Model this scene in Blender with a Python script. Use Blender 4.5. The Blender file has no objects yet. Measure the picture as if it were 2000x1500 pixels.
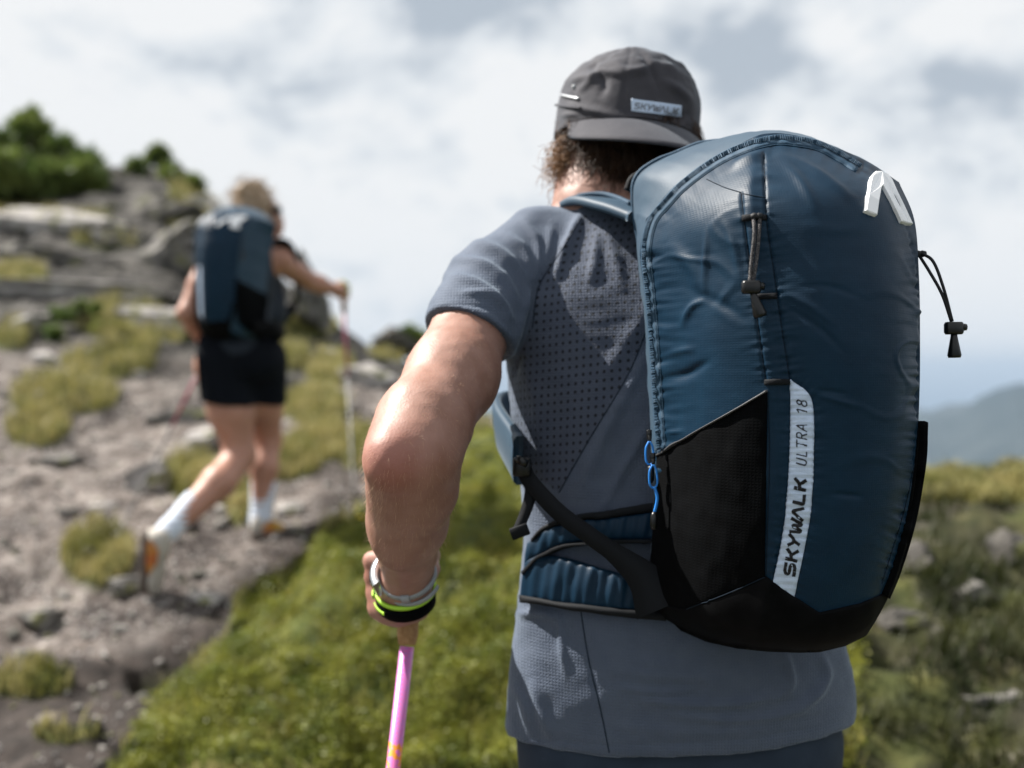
import bpy, math, random
import numpy as np
from mathutils import Vector, Matrix
from mathutils.bvhtree import BVHTree
random.seed(7); RNG = np.random.default_rng(7)
S = bpy.context.scene
COL = S.collection
# ------------------------------------------------------------------ camera, light, exposure
ZC = 1.30                       # eye height above the man's feet
F = 1944.44                     # 35 mm lens on a 36 mm sensor, in units of a 2000 wide picture
cam = bpy.data.cameras.new('camera'); cam.lens = 35; cam.sensor_width = 36
cam_o = bpy.data.objects.new('camera', cam); COL.objects.link(cam_o)
cam_o.location = (0, 0, ZC); cam_o.rotation_euler = (math.radians(90), 0, 0)
cam.clip_start = 0.05; cam.clip_end = 30000
cam.dof.use_dof = True; cam.dof.focus_distance = 1.03; cam.dof.aperture_fstop = 2.5; cam.dof.aperture_blades = 0
S.camera = cam_o

SUN = Vector((-0.62, 0.26, 0.755)).normalized()
W = bpy.data.worlds.new('World'); S.world = W; W.use_nodes = True
nt = W.node_tree; nt.nodes.clear()
def N(t, tree=None, **kw):
    n = (tree or nt).nodes.new(t)
    for k, v in kw.items(): setattr(n, k, v)
    return n
wo = N('ShaderNodeOutputWorld'); sky = N('ShaderNodeTexSky', sky_type='NISHITA', sun_disc=False)
sky.sun_elevation = math.asin(SUN.z); sky.sun_rotation = math.atan2(SUN.x, SUN.y); sky.altitude = 2000
bg1 = N('ShaderNodeBackground'); bg1.inputs[1].default_value = 0.06
bg2 = N('ShaderNodeBackground'); bg2.inputs[1].default_value = 0.385
tc = N('ShaderNodeTexCoord'); mp = N('ShaderNodeMapping'); mp.inputs['Scale'].default_value = (1, 1, 1.7)
mp.inputs['Location'].default_value = (0.35, 0.0, 0.17)
n1 = N('ShaderNodeTexNoise'); n1.inputs['Scale'].default_value = 3.6; n1.inputs['Detail'].default_value = 7
n1.inputs['Roughness'].default_value = 0.58; n1.inputs['Distortion'].default_value = 0.25
r1 = N('ShaderNodeValToRGB')
e = r1.color_ramp.elements
e[0].position = 0.37; e[0].color = (0.50, 0.565, 0.64, 1)
e[1].position = 0.505; e[1].color = (0.98, 0.99, 1.0, 1)
m_ = e.new(0.45); m_.color = (0.84, 0.88, 0.92, 1)
n2 = N('ShaderNodeTexNoise'); n2.inputs['Scale'].default_value = 1.3; n2.inputs['Detail'].default_value = 3
r2 = N('ShaderNodeValToRGB'); r2.color_ramp.elements[0].position = 0.30; r2.color_ramp.elements[1].position = 0.36
mx = N('ShaderNodeMixShader')
L = nt.links.new
L(tc.outputs['Generated'], mp.inputs[0]); L(mp.outputs[0], n1.inputs[0]); L(mp.outputs[0], n2.inputs[0])
L(n1.outputs[0], r1.inputs[0]); L(n2.outputs[0], r2.inputs[0]); sz = N('ShaderNodeSeparateXYZ'); L(tc.outputs['Generated'], sz.inputs[0]); mr = N('ShaderNodeMapRange'); mr.interpolation_type = 'SMOOTHSTEP'
mr.inputs['From Min'].default_value = .045; mr.inputs['From Max'].default_value = -.03; L(sz.outputs[2], mr.inputs[0])
mc = N('ShaderNodeMix', data_type='RGBA'); L(mr.outputs[0], mc.inputs[0]); L(r1.outputs[0], mc.inputs[6]); mc.inputs[7].default_value = (.36, .43, .51, 1); L(mc.outputs[2], bg2.inputs[0]); L(sky.outputs[0], bg1.inputs[0])
L(r2.outputs[0], mx.inputs[0]); L(bg1.outputs[0], mx.inputs[1]); L(bg2.outputs[0], mx.inputs[2]); L(mx.outputs[0], wo.inputs[0])
sl = bpy.data.lights.new('sun', 'SUN'); sl.energy = 5.0; sl.angle = math.radians(0.6); sl.color = (1.0, 0.95, 0.88)
so = bpy.data.objects.new('sun', sl); COL.objects.link(so); so.rotation_euler = SUN.to_track_quat('Z', 'Y').to_euler(); so.location = SUN * 20
S.view_settings.view_transform = 'Standard'; S.view_settings.look = 'None'; S.view_settings.gamma = 1.0
S.view_settings.use_curve_mapping = False; S.view_settings.exposure = 1.30
S.render.engine = 'CYCLES'; S.cycles.use_denoising = True; S.cycles.max_bounces = 6; S.cycles.volume_bounces = 0

# ------------------------------------------------------------------ helpers
OFF = {}                        # world offset of each thing's own frame
def P(px, py, d): return np.array([(px-1000)/F*d, d, ZC+(750-py)/F*d])
def PIX(v):
    v = np.asarray(v); y = np.maximum(v[..., 1], 0.05)
    return 1000+F*v[..., 0]/y, 750-F*(v[..., 2]-ZC)/y
def tag(o, label=None, cat=None, group=None, kind=None):
    for k, v in (('label', label), ('category', cat), ('group', group), ('kind', kind)):
        if v: o[k] = v
    return o
def empty(name, loc, label, cat, group=None):
    o = bpy.data.objects.new(name, None); COL.objects.link(o); o.location = tuple(loc); o.empty_display_size = .05
    OFF[o.name] = np.array(loc, float); return tag(o, label, cat, group)
def mesh_data(name, v, f, mat, smooth=True):
    """f: (n,4) or (n,3) int array, or a list of mixed polygons"""
    me = bpy.data.meshes.new(name); v = np.asarray(v, np.float32)
    if isinstance(f, np.ndarray):
        k = f.shape[1]; n = len(f)
        me.vertices.add(len(v)); me.vertices.foreach_set('co', v.ravel())
        me.loops.add(n*k); me.loops.foreach_set('vertex_index', f.astype(np.int32).ravel())
        me.polygons.add(n); me.polygons.foreach_set('loop_start', np.arange(0, n*k, k, dtype=np.int32))
        me.polygons.foreach_set('loop_total', np.full(n, k, np.int32))
        me.update(calc_edges=True); me.validate()
    else:
        me.from_pydata(v.tolist(), [], [list(map(int, q)) for q in f]); me.update()
    if smooth: me.polygons.foreach_set('use_smooth', np.ones(len(me.polygons), bool))
    if mat: me.materials.append(mat)
    return me
def mk(name, v, f, mat, parent=None, smooth=True, kind=None, label=None):
    off = OFF[parent.name] if parent is not None else np.zeros(3)
    o = bpy.data.objects.new(name, mesh_data(name, np.asarray(v, float)-off, f, mat, smooth)); COL.objects.link(o)
    if parent is not None: o.parent = parent
    OFF[o.name] = off
    return tag(o, label, None, None, kind)
def attr(o, name, vals):
    a = o.data.attributes.new(name, 'FLOAT', 'POINT'); a.data.foreach_set('value', np.asarray(vals, np.float32))
class MB:
    def __init__(s): s.v = []; s.f = []; s.n = 0
    def add(s, v, f):
        v = np.asarray(v, float); s.v.append(v); s.f += [[i+s.n for i in q] for q in f]; s.n += len(v)
    def build(s, name, mat, parent=None, smooth=True, kind=None, label=None):
        return mk(name, np.concatenate(s.v), s.f, mat, parent, smooth, kind, label)
def tube(mb, pts, r, n=8, caps=True):
    pts = np.asarray(pts, float); m = len(pts); r = np.broadcast_to(np.asarray(r, float), (m,))
    t = np.gradient(pts, axis=0); t /= np.linalg.norm(t, axis=1)[:, None]+1e-9
    u = np.cross(t[0], [0.3, 0.2, 1.0]); u /= np.linalg.norm(u); V = []
    a = np.arange(n)*2*math.pi/n
    for i in range(m):
        u = u-t[i]*np.dot(u, t[i]); u /= np.linalg.norm(u)+1e-9; w = np.cross(t[i], u)
        V.append(pts[i]+r[i]*(np.cos(a)[:, None]*u+np.sin(a)[:, None]*w))
    Fc = [[i*n+j, i*n+(j+1) % n, (i+1)*n+(j+1) % n, (i+1)*n+j] for i in range(m-1) for j in range(n)]
    if caps: Fc += [list(range(n))[::-1], [(m-1)*n+j for j in range(n)]]
    mb.add(np.concatenate(V), Fc)
def box(mb, c, sx, sy, sz, M=None, bev=0.25):
    """a box with chamfered vertical corners"""
    x, y, z = sx/2, sy/2, sz/2; b = min(x, y)*bev; c = np.asarray(c, float)
    ring = [(-x+b, -y), (x-b, -y), (x, -y+b), (x, y-b), (x-b, y), (-x+b, y), (-x, y-b), (-x, -y+b)]
    V = np.array([(p[0]*k, p[1]*k, zz) for zz, k in ((-z, .86), (-z+b, 1), (z-b, 1), (z, .86)) for p in ring])
    if M is not None: V = V @ np.asarray(M).T
    Fc = [[l*8+j, l*8+(j+1) % 8, (l+1)*8+(j+1) % 8, (l+1)*8+j] for l in range(3) for j in range(8)]+[list(range(8))[::-1], [24+j for j in range(8)]]
    mb.add(V+c, Fc)
def lathe(mb, a, b, prof, n=12):
    """prof: (t along a->b, radius)"""
    a, b = np.asarray(a, float), np.asarray(b, float)
    tube(mb, [a+(b-a)*t for t, _ in prof], [r for _, r in prof], n)
def frame_of(d, up=(0, 0, 1)):
    d = np.asarray(d, float); d = d/np.linalg.norm(d); x = np.cross(up, d); x /= np.linalg.norm(x); return np.stack([x, np.cross(d, x), d], 1)
def smoothstep(a, b, x): t = np.clip((x-a)/(b-a), 0, 1); return t*t*(3-2*t)
def crm(p, m):
    """Catmull-Rom through rows of p (n,k), m samples per span"""
    p = np.asarray(p, float); n = len(p); q = np.concatenate([[2*p[0]-p[1]], p, [2*p[-1]-p[-2]]]); out = []
    t = np.linspace(0, 1, m, endpoint=False).reshape((-1,)+(1,)*(p.ndim-1))
    for i in range(n-1):
        a, b, c, d = q[i], q[i+1], q[i+2], q[i+3]
        out.append(.5*((2*b)+(c-a)*t+(2*a-5*b+4*c-d)*t*t+(-a+3*b-3*c+d)*t**3))
    return np.concatenate(out+[p[-1:]])
def resample(p, n, smooth=True):
    p = np.asarray(p, float)
    if smooth and len(p) > 2: p = crm(p, 12)
    s = np.r_[0, np.cumsum(np.linalg.norm(np.diff(p[:, :2], axis=0), axis=1))]
    t = np.linspace(0, s[-1], n); return np.stack([np.interp(t, s, p[:, k]) for k in range(p.shape[1])], 1)
# --- gradient noise
_perm = np.random.default_rng(3).permutation(256); _perm = np.r_[_perm, _perm, _perm]
_g = np.random.default_rng(4).normal(size=(256, 3)); _g /= np.linalg.norm(_g, axis=1)[:, None]
def perlin(p):
    p = np.asarray(p, float); i = np.floor(p).astype(int); f = p-i; i &= 255; u = f*f*f*(f*(f*6-15)+10); r = 0
    for dx in (0, 1):
        for dy in (0, 1):
            for dz in (0, 1):
                h = _perm[_perm[_perm[i[:, 0]+dx]+i[:, 1]+dy]+i[:, 2]+dz]
                w = (u[:, 0] if dx else 1-u[:, 0])*(u[:, 1] if dy else 1-u[:, 1])*(u[:, 2] if dz else 1-u[:, 2])
                r = r+w*np.einsum('ij,ij->i', _g[h], f-np.array([dx, dy, dz]))
    return r*1.5
def fbm(p, o=4, gain=.5):
    p = np.asarray(p, float); s = 0; a = 1
    for k in range(o): s = s+a*perlin(p*2**k+17.3*k); a *= gain
    return s
def in_poly(px, py, poly):
    c = np.zeros(np.shape(px), bool); n = len(poly)
    for i in range(n):
        x1, y1 = poly[i]; x2, y2 = poly[i-1]
        c ^= ((y1 > py) != (y2 > py)) & (px < (x2-x1)*(py-y1)/((y2-y1) or 1e-9)+x1)
    return c
def poly_dist(px, py, pl):
    """distance to a polyline and arc length along it"""
    best = np.full(np.shape(px), 1e9); arc = np.zeros(np.shape(px)); side = np.zeros(np.shape(px)); s0 = 0
    for (x1, y1), (x2, y2) in zip(pl[:-1], pl[1:]):
        dx, dy = x2-x1, y2-y1; l = math.hypot(dx, dy); t = np.clip(((px-x1)*dx+(py-y1)*dy)/(l*l), 0, 1)
        d = np.hypot(px-x1-t*dx, py-y1-t*dy); m = d < best
        best = np.where(m, d, best); arc = np.where(m, s0+t*l, arc); side = np.where(m, np.sign(dx*(py-y1)-dy*(px-x1)), side); s0 += l
    return best, arc, side, s0
# --- signed distance fields and surface nets
class Field:
    def __init__(s, lo, hi, h):
        s.lo = np.asarray(lo, float); s.h = h; s.n = np.ceil((np.asarray(hi)-s.lo)/h).astype(int)+1
        s.ax = [(s.lo[k]+np.arange(s.n[k])*h).astype(np.float32) for k in range(3)]; s.D = np.full(s.n, .2, np.float32)
    def win(s, lo, hi):
        a = np.clip(np.floor((np.asarray(lo)-s.lo)/s.h).astype(int), 0, s.n); b = np.clip(np.ceil((np.asarray(hi)-s.lo)/s.h).astype(int)+1, 0, s.n)
        sl = tuple(slice(i, j) for i, j in zip(a, b))
        return sl, s.ax[0][sl[0]][:, None, None], s.ax[1][sl[1]][None, :, None], s.ax[2][sl[2]][None, None, :]
    def put(s, sl, d, k):
        A = s.D[sl]
        if A.size == 0: return
        h = np.clip(.5+.5*(A-d)/k, 0, 1); s.D[sl] = A*(1-h)+d*h-k*h*(1-h)
    def cone(s, a, b, r1, r2, k=.02):
        a, b = np.asarray(a, float), np.asarray(b, float); m = max(r1, r2)+k*2+.01
        sl, x, y, z = s.win(np.minimum(a, b)-m, np.maximum(a, b)+m); d = b-a; q = float(d@d)+1e-12
        t = np.clip(((x-a[0])*d[0]+(y-a[1])*d[1]+(z-a[2])*d[2])/q, 0, 1)
        s.put(sl, np.sqrt((x-a[0]-t*d[0])**2+(y-a[1]-t*d[1])**2+(z-a[2]-t*d[2])**2)-(r1+(r2-r1)*t), k)
    def chain(s, pts, rs, k=.02):
        for i in range(len(pts)-1): s.cone(pts[i], pts[i+1], rs[i], rs[i+1], k)
    def ell(s, c, r, k=.02, R=None):
        c, r = np.asarray(c, float), np.asarray(r, float); m = r.max()+2*k+.01
        sl, x, y, z = s.win(c-m, c+m); x = x-c[0]; y = y-c[1]; z = z-c[2]
        R = np.eye(3) if R is None else np.asarray(R)          # columns: the ellipsoid's axes
        q = [(x*R[0, i]+y*R[1, i]+z*R[2, i])/r[i] for i in range(3)]
        l = np.sqrt(q[0]**2+q[1]**2+q[2]**2); s.put(sl, ((l-1)*r.min()).astype(np.float32), k)
    def loft(s, lev, k=.02, inf=0, power=2.0):
        """lev rows: z, cx, cy, rx, ry, yaw"""
        lev = np.array(sorted(lev), float); c = crm(lev, 10); c = c[np.argsort(c[:, 0])]
        m = 2*k+.02; rr = c[:, 3:5].max()+inf
        lo = np.array([(c[:, 1]-rr).min(), (c[:, 2]-rr).min(), c[0, 0]])-m; hi = np.array([(c[:, 1]+rr).max(), (c[:, 2]+rr).max(), c[-1, 0]])+m
        sl, x, y, z = s.win(lo, hi); zz = z.ravel(); g = [np.interp(zz, c[:, 0], c[:, j])[None, None, :] for j in range(1, 6)]
        ca, sa = np.cos(g[4]), np.sin(g[4]); X = (x-g[0])*ca+(y-g[1])*sa; Y = -(x-g[0])*sa+(y-g[1])*ca
        rx, ry = g[2]+inf, g[3]+inf; l = (np.abs(X/rx)**power+np.abs(Y/ry)**power)**(1/power)
        d = (l-1)*np.minimum(rx, ry); d = np.maximum(d, np.maximum(c[0, 0]-z, z-c[-1, 0])); s.put(sl, d.astype(np.float32), k)
    def cut(s, p, n):
        """keep the side opposite to n"""
        p, n = np.asarray(p, float), np.asarray(n, float); n = n/np.linalg.norm(n)
        pl = s.ax[0][:, None, None]*n[0]+s.ax[1][None, :, None]*n[1]+s.ax[2][None, None, :]*n[2]-float(p@n); s.D = np.maximum(s.D, pl.astype(np.float32))
    def cut_box(s, lo, hi, p, n):
        p, n = np.asarray(p, float), np.asarray(n, float); n = n/np.linalg.norm(n); sl, x, y, z = s.win(lo, hi)
        s.D[sl] = np.maximum(s.D[sl], (x*n[0]+y*n[1]+z*n[2]-float(p@n)).astype(np.float32))
    def mesh(s, it=3):
        D = s.D; nx, ny, nz = D.shape; sg = (D < 0)
        c = np.zeros((nx-1, ny-1, nz-1), np.int8)
        for i in (0, 1):
            for j in (0, 1):
                for k in (0, 1): c += sg[i:nx-1+i, j:ny-1+j, k:nz-1+k]
        act = (c > 0) & (c < 8); I = np.argwhere(act); idx = np.full(act.shape, -1, np.int64); idx[act] = np.arange(len(I))
        cor = np.array([(i, j, k) for i in (0, 1) for j in (0, 1) for k in (0, 1)])
        val = np.stack([D[I[:, 0]+q[0], I[:, 1]+q[1], I[:, 2]+q[2]] for q in cor], 1)
        acc = np.zeros((len(I), 3)); cnt = np.zeros(len(I))
        for a in range(8):
            for b in range(a+1, 8):
                if abs(cor[a]-cor[b]).sum() == 1:
                    va, vb = val[:, a], val[:, b]; m = (va < 0) != (vb < 0); t = np.where(m, va/(va-vb+1e-12), 0)
                    acc += m[:, None]*(cor[a]+t[:, None]*(cor[b]-cor[a])); cnt += m
        V = s.lo+(I+acc/cnt[:, None])*s.h; Q = []
        for ax in range(3):
            o1, o2 = (ax+1) % 3, (ax+2) % 3; sa = [slice(None)]*3; sb = [slice(None)]*3; sa[ax] = slice(0, -1); sb[ax] = slice(1, None)
            x = sg[tuple(sa)] != sg[tuple(sb)]; E = np.argwhere(x); E = E[(E[:, o1] > 0) & (E[:, o2] > 0) & (E[:, o1] < s.n[o1]-1) & (E[:, o2] < s.n[o2]-1)]
            def cell(d1, d2): q = E.copy(); q[:, o1] -= d1; q[:, o2] -= d2; return idx[q[:, 0], q[:, 1], q[:, 2]]
            q = np.stack([cell(1, 1), cell(0, 1), cell(0, 0), cell(1, 0)], 1); ins = sg[E[:, 0], E[:, 1], E[:, 2]]
            q[~ins] = q[~ins][:, ::-1]; Q.append(q)
        Q = np.concatenate(Q); Q = Q[(Q >= 0).all(1)]
        return relax(V, Q, it), Q
def relax(V, Q, it, lam=.5):
    e = np.concatenate([Q[:, [0, 1]], Q[:, [1, 2]], Q[:, [2, 3]], Q[:, [3, 0]]]); e = np.concatenate([e, e[:, ::-1]]); n = len(V)
    dg = np.bincount(e[:, 0], minlength=n)
    for i in range(it):
        A = np.stack([np.bincount(e[:, 0], V[e[:, 1], k], n) for k in range(3)], 1)/np.maximum(dg, 1)[:, None]
        V = V+(lam if i % 2 == 0 else -lam*.9)*(A-V)
    return V
def normals(V, Q):
    n = np.cross(V[Q[:, 2]]-V[Q[:, 0]], V[Q[:, 3]]-V[Q[:, 1]]); r = np.zeros_like(V)
    for k in range(3): r[:, k] = sum(np.bincount(Q[:, j], n[:, k], len(V)) for j in range(4))
    return r/(np.linalg.norm(r, axis=1)[:, None]+1e-12)
def grid_faces(a, b): i = np.arange(a-1)[:, None]*b+np.arange(b-1)[None, :]; return np.stack([i, i+1, i+b+1, i+b], -1).reshape(-1, 4)
# --- finding a surface by looking at it
def bvh(*objs):
    V = []; Fc = []; n = 0
    for v, f in objs:
        V += [tuple(q) for q in np.asarray(v)]; Fc += [[int(i)+n for i in q] for q in f]; n += len(v)
    return BVHTree.FromPolygons(V, Fc)
def cast_grid(tree, G, eye=(0, 0, ZC), flip=None):
    """G (a,b,2) picture positions -> points and normals on the surface; rows that miss continue from their neighbours"""
    a, b = G.shape[:2]; out = np.full((a, b, 3), np.nan); nor = np.zeros((a, b, 3)); D = np.full((a, b), np.nan); ey = Vector(eye)
    for i in range(a):
        for j in range(b):
            x = (G[i, j, 0]-1000)/F; x = -x if flip else x
            d = Vector((x, 1, (750-G[i, j, 1])/F)); h = tree.ray_cast(ey, d.normalized())
            if h[0] is not None:
                nn = h[1] if h[1].dot(d) < 0 else -h[1]; out[i, j] = h[0]; nor[i, j] = nn; D[i, j] = h[0].y
    if np.isnan(D).any():
        ok = np.argwhere(~np.isnan(D))
        if len(ok) == 0: raise RuntimeError('nothing hit')
        for i, j in np.argwhere(np.isnan(D)):
            q = ok[np.argmin(((ok-[i, j])**2).sum(1))]; d = D[q[0], q[1]]+.004
            x = (G[i, j, 0]-1000)/F; x = -x if flip else x
            out[i, j] = [eye[0]+x*d, d, ZC+(750-G[i, j, 1])/F*d]; nor[i, j] = nor[q[0], q[1]]
    return out, nor
def ruled(A, B, nu, nv, smooth=True):
    a, b = resample(A, nu, smooth)[:, :2], resample(B, nu, smooth)[:, :2]; t = np.linspace(0, 1, nv)[None, :, None]; return a[:, None]*(1-t)+b[:, None]*t
def soften(n, it=4):
    for _ in range(it):
        m = n.copy(); m[1:] += n[:-1]; m[:-1] += n[1:]; m[:, 1:] += n[:, :-1]; m[:, :-1] += n[:, 1:]; n = m/(np.linalg.norm(m, axis=-1, keepdims=True)+1e-9)
    return n
def overlay(name, tree, A, B, nu, nv, off, thick, mat, parent, puff=0, label=None, smooth=True, eye=(0, 0, ZC), flip=False, disp=None, level=False):
    G = ruled(A, B, nu, nv, smooth); p, n = cast_grid(tree, G, eye, flip); n = soften(n)
    if level:
        for _ in range(12):
            q = p.copy(); q[1:-1] = (p[:-2]+p[1:-1]+p[2:])/3; q[:, 1:-1] = (q[:, :-2]+q[:, 1:-1]+q[:, 2:])/3; p = q
    t = np.sin(np.linspace(0, math.pi, nv))[None, :]*np.sin(np.linspace(0, math.pi, nu))[:, None]**.5
    o = off+puff*np.sqrt(np.clip(t, 0, 1))
    if disp is not None: o = o+disp(G[..., 0], G[..., 1])
    top = p+n*np.broadcast_to(o, (nu, nv))[..., None]; idx = np.arange(nu*nv).reshape(nu, nv)
    ring = np.r_[idx[0, :-1], idx[:-1, -1], idx[-1, :0:-1], idx[:0:-1, 0]]; V = np.concatenate([top.reshape(-1, 3), (top-n*thick).reshape(-1, 3)[ring]])
    m = len(ring); Fc = [list(q) for q in grid_faces(nu, nv)]+[[ring[i], nu*nv+i, nu*nv+(i+1) % m, ring[(i+1) % m]] for i in range(m)]
    return mk(name, V, Fc, mat, parent, True, None, label)
def line_on(tree, pl, n, off, smooth=True, eye=(0, 0, ZC), flip=False):
    g = resample(pl, n, smooth)[:, None, :2]; p, q = cast_grid(tree, g, eye, flip); return p[:, 0]+q[:, 0]*off
# ------------------------------------------------------------------ materials
def material(name, col, rough=.6, spec=.5, col2=None, scale=20, bump=0, bscale=200, bdist=.002, weave=None, sss=0, sssr=(.012, .004, .002), sheen=0, trans=0, detail=4, mottle=(.35, .65), coords='Object', metal=0, coat=0):
    m = bpy.data.materials.new(name); m.use_nodes = True; t = m.node_tree; b = t.nodes['Principled BSDF']; K = t.links.new
    b.inputs['Base Color'].default_value = (*col, 1); b.inputs['Roughness'].default_value = rough; b.inputs['Specular IOR Level'].default_value = spec; b.inputs['Metallic'].default_value = metal
    tcn = N('ShaderNodeTexCoord', t); co = tcn.outputs[coords]
    if col2:
        n = N('ShaderNodeTexNoise', t); n.inputs['Scale'].default_value = scale; n.inputs['Detail'].default_value = detail; K(co, n.inputs[0])
        r = N('ShaderNodeValToRGB', t); r.color_ramp.elements[0].position = mottle[0]; r.color_ramp.elements[1].position = mottle[1]
        r.color_ramp.elements[0].color = (*col, 1); r.color_ramp.elements[1].color = (*col2, 1); K(n.outputs[0], r.inputs[0]); K(r.outputs[0], b.inputs['Base Color'])
    h = None
    if bump:
        n = N('ShaderNodeTexNoise', t); n.inputs['Scale'].default_value = bscale; n.inputs['Detail'].default_value = 3; K(co, n.inputs[0]); h = n.outputs[0]
    if weave:
        hs = []
        for ax in ('X', 'Z'):
            w = N('ShaderNodeTexWave', t, wave_type='BANDS', bands_direction=ax); w.inputs['Scale'].default_value = weave[0]; w.inputs['Distortion'].default_value = .4; w.inputs['Detail'].default_value = 1
            K(co, w.inputs[0]); hs.append(w.outputs['Fac'])
        a = N('ShaderNodeMath', t, operation='MAXIMUM'); K(hs[0], a.inputs[0]); K(hs[1], a.inputs[1]); p = N('ShaderNodeMath', t, operation='MULTIPLY'); K(a.outputs[0], p.inputs[0]); p.inputs[1].default_value = weave[1]
        if h is None: h = p.outputs[0]
        else:
            s = N('ShaderNodeMath', t, operation='ADD'); K(h, s.inputs[0]); K(p.outputs[0], s.inputs[1]); h = s.outputs[0]
    if h is not None:
        bp = N('ShaderNodeBump', t); bp.inputs['Strength'].default_value = bump or .3; bp.inputs['Distance'].default_value = bdist; K(h, bp.inputs['Height']); K(bp.outputs[0], b.inputs['Normal'])
    if sss: b.inputs['Subsurface Weight'].default_value = sss; b.inputs['Subsurface Radius'].default_value = sssr; b.inputs['Subsurface Scale'].default_value = 1.0
    if sheen: b.inputs['Sheen Weight'].default_value = sheen; b.inputs['Sheen Roughness'].default_value = .4; b.inputs['Sheen Tint'].default_value = (.72, .86, 1, 1)
    if coat: b.inputs['Coat Weight'].default_value = coat; b.inputs['Coat Roughness'].default_value = .25
    if trans:
        tl = N('ShaderNodeBsdfTranslucent', t); ms = N('ShaderNodeMixShader', t); ms.inputs[0].default_value = trans
        src = b.inputs['Base Color'].links[0].from_socket if b.inputs['Base Color'].links else None
        if src: K(src, tl.inputs[0])
        else: tl.inputs[0].default_value = (*col, 1)
        K(b.outputs[0], ms.inputs[1]); K(tl.outputs[0], ms.inputs[2]); K(ms.outputs[0], t.nodes['Material Output'].inputs[0])
    return m
M_navy = material('ripstop_navy', (.0024, .0175, .038), .50, .17, (.0032, .0215, .045), 30, .25, 260, .0006, weave=(130, .5))
M_navy2 = material('sunlit_navy', (.0085, .032, .060), .55, .30, (.010, .036, .064), 40, .3, 400, .0006, sheen=.14)  # lighter navy and sheen paint the sun on the pack top and straps
M_tape = material('zip_tape', (.008, .034, .066), .7, .3, (.014, .050, .092), 300, .6, 900, .0008, sheen=.06)
M_black = material('black_stretch_mesh', (.0010, .0012, .0016), .8, .05, (.0018, .0022, .0028), 60, .4, 700, .0006, weave=(100, .5))
M_base = material('black_coated_base', (.0014, .0016, .0021), .7, .06, (.0034, .0036, .0042), 40, .3, 300, .0006)
M_web = material('black_webbing', (.0042, .0055, .0075), .75, .2, None, 20, .5, 900, .0006)
M_plastic = material('black_plastic', (.004, .0045, .005), .32, .4)
M_cord = material('grey_fleck_cord', (.012, .012, .014), .7, .3, (.16, .15, .15), 900, .5, 1200, .0006, mottle=(.45, .7))
M_cordb = material('black_cord', (.009, .010, .012), .6, .3, None, 20, .5, 1200, .0006)
M_blue = material('bright_blue_cord', (.02, .20, .62), .5, .4)
M_white = material('white_rubber', (.80, .81, .82), .45, .4)
M_refl = material('reflective_grey_blue', (.46, .56, .72), .5, .5, (.53, .63, .78), 25, .3, 260, .0006, weave=(130, .6))
M_ink = material('black_print', (.006, .006, .008), .6, .3)
M_seam = material('seam_thread', (.003, .010, .02), .8, .2)
M_skin = material('tanned_skin', (.250, .125, .088), .54, .45, (.320, .178, .136), 30, .5, 420, .0006, sss=.08, detail=9)
def flush(m):
    t = m.node_tree; b = t.nodes['Principled BSDF']; a = N('ShaderNodeAttribute', t, attribute_name='flush'); q = N('ShaderNodeMix', t, data_type='RGBA'); t.links.new(a.outputs['Fac'], q.inputs[0]); t.links.new(b.inputs['Base Color'].links[0].from_socket, q.inputs[6]); q.inputs[7].default_value = (.30, .095, .072, 1); t.links.new(q.outputs[2], b.inputs['Base Color'])
flush(M_skin)
M_skin2 = material('fair_skin', (.36, .18, .125), .5, .4, (.42, .22, .16), 12, .1, 200, .0006, sss=.12)
M_hair = material('brown_hair', (.022, .011, .006), .45, .25, (.06, .028, .012), 90)
M_fuzz = material('arm_hair', (.55, .36, .22), .4, .4)
M_blond = material('blond_hair', (.36, .27, .18), .5, .4, (.26, .18, .11), 90)
M_cap = material('grey_cap_cloth', (.043, .042, .050), .8, .2, (.056, .054, .062), 30, .4, 300, .0008, weave=(200, .3), sheen=.15)
M_silver = material('brushed_silver', (.60, .62, .64), .3, .5, metal=.8)
M_lime = material('lime_plastic', (.36, .62, .04), .5, .4)
M_greyband = material('grey_silicone', (.27, .29, .31), .45, .5)
M_cork = material('cork', (.28, .155, .07), .8, .2, (.40, .24, .12), 160, .4, 300, .0008)
M_shorts = material('navy_shorts_cloth', (.012, .022, .040), .75, .3, (.016, .028, .048), 30, .4, 300, .0008)
M_shorts2 = material('black_shorts_cloth', (.003, .0045, .008), .8, .1, None, 20, .4, 200, .001)
M_sock = material('white_sock', (.56, .61, .70), .8, .2, None, 20, .5, 300, .001)
M_shoe = material('cream_shoe', (.42, .39, .35), .7, .3)
M_sole = material('shoe_sole', (.16, .13, .11), .8, .2)
M_orange = material('shoe_yellow', (.46, .30, .05), .6, .3, (.40, .10, .03), 14)
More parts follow.
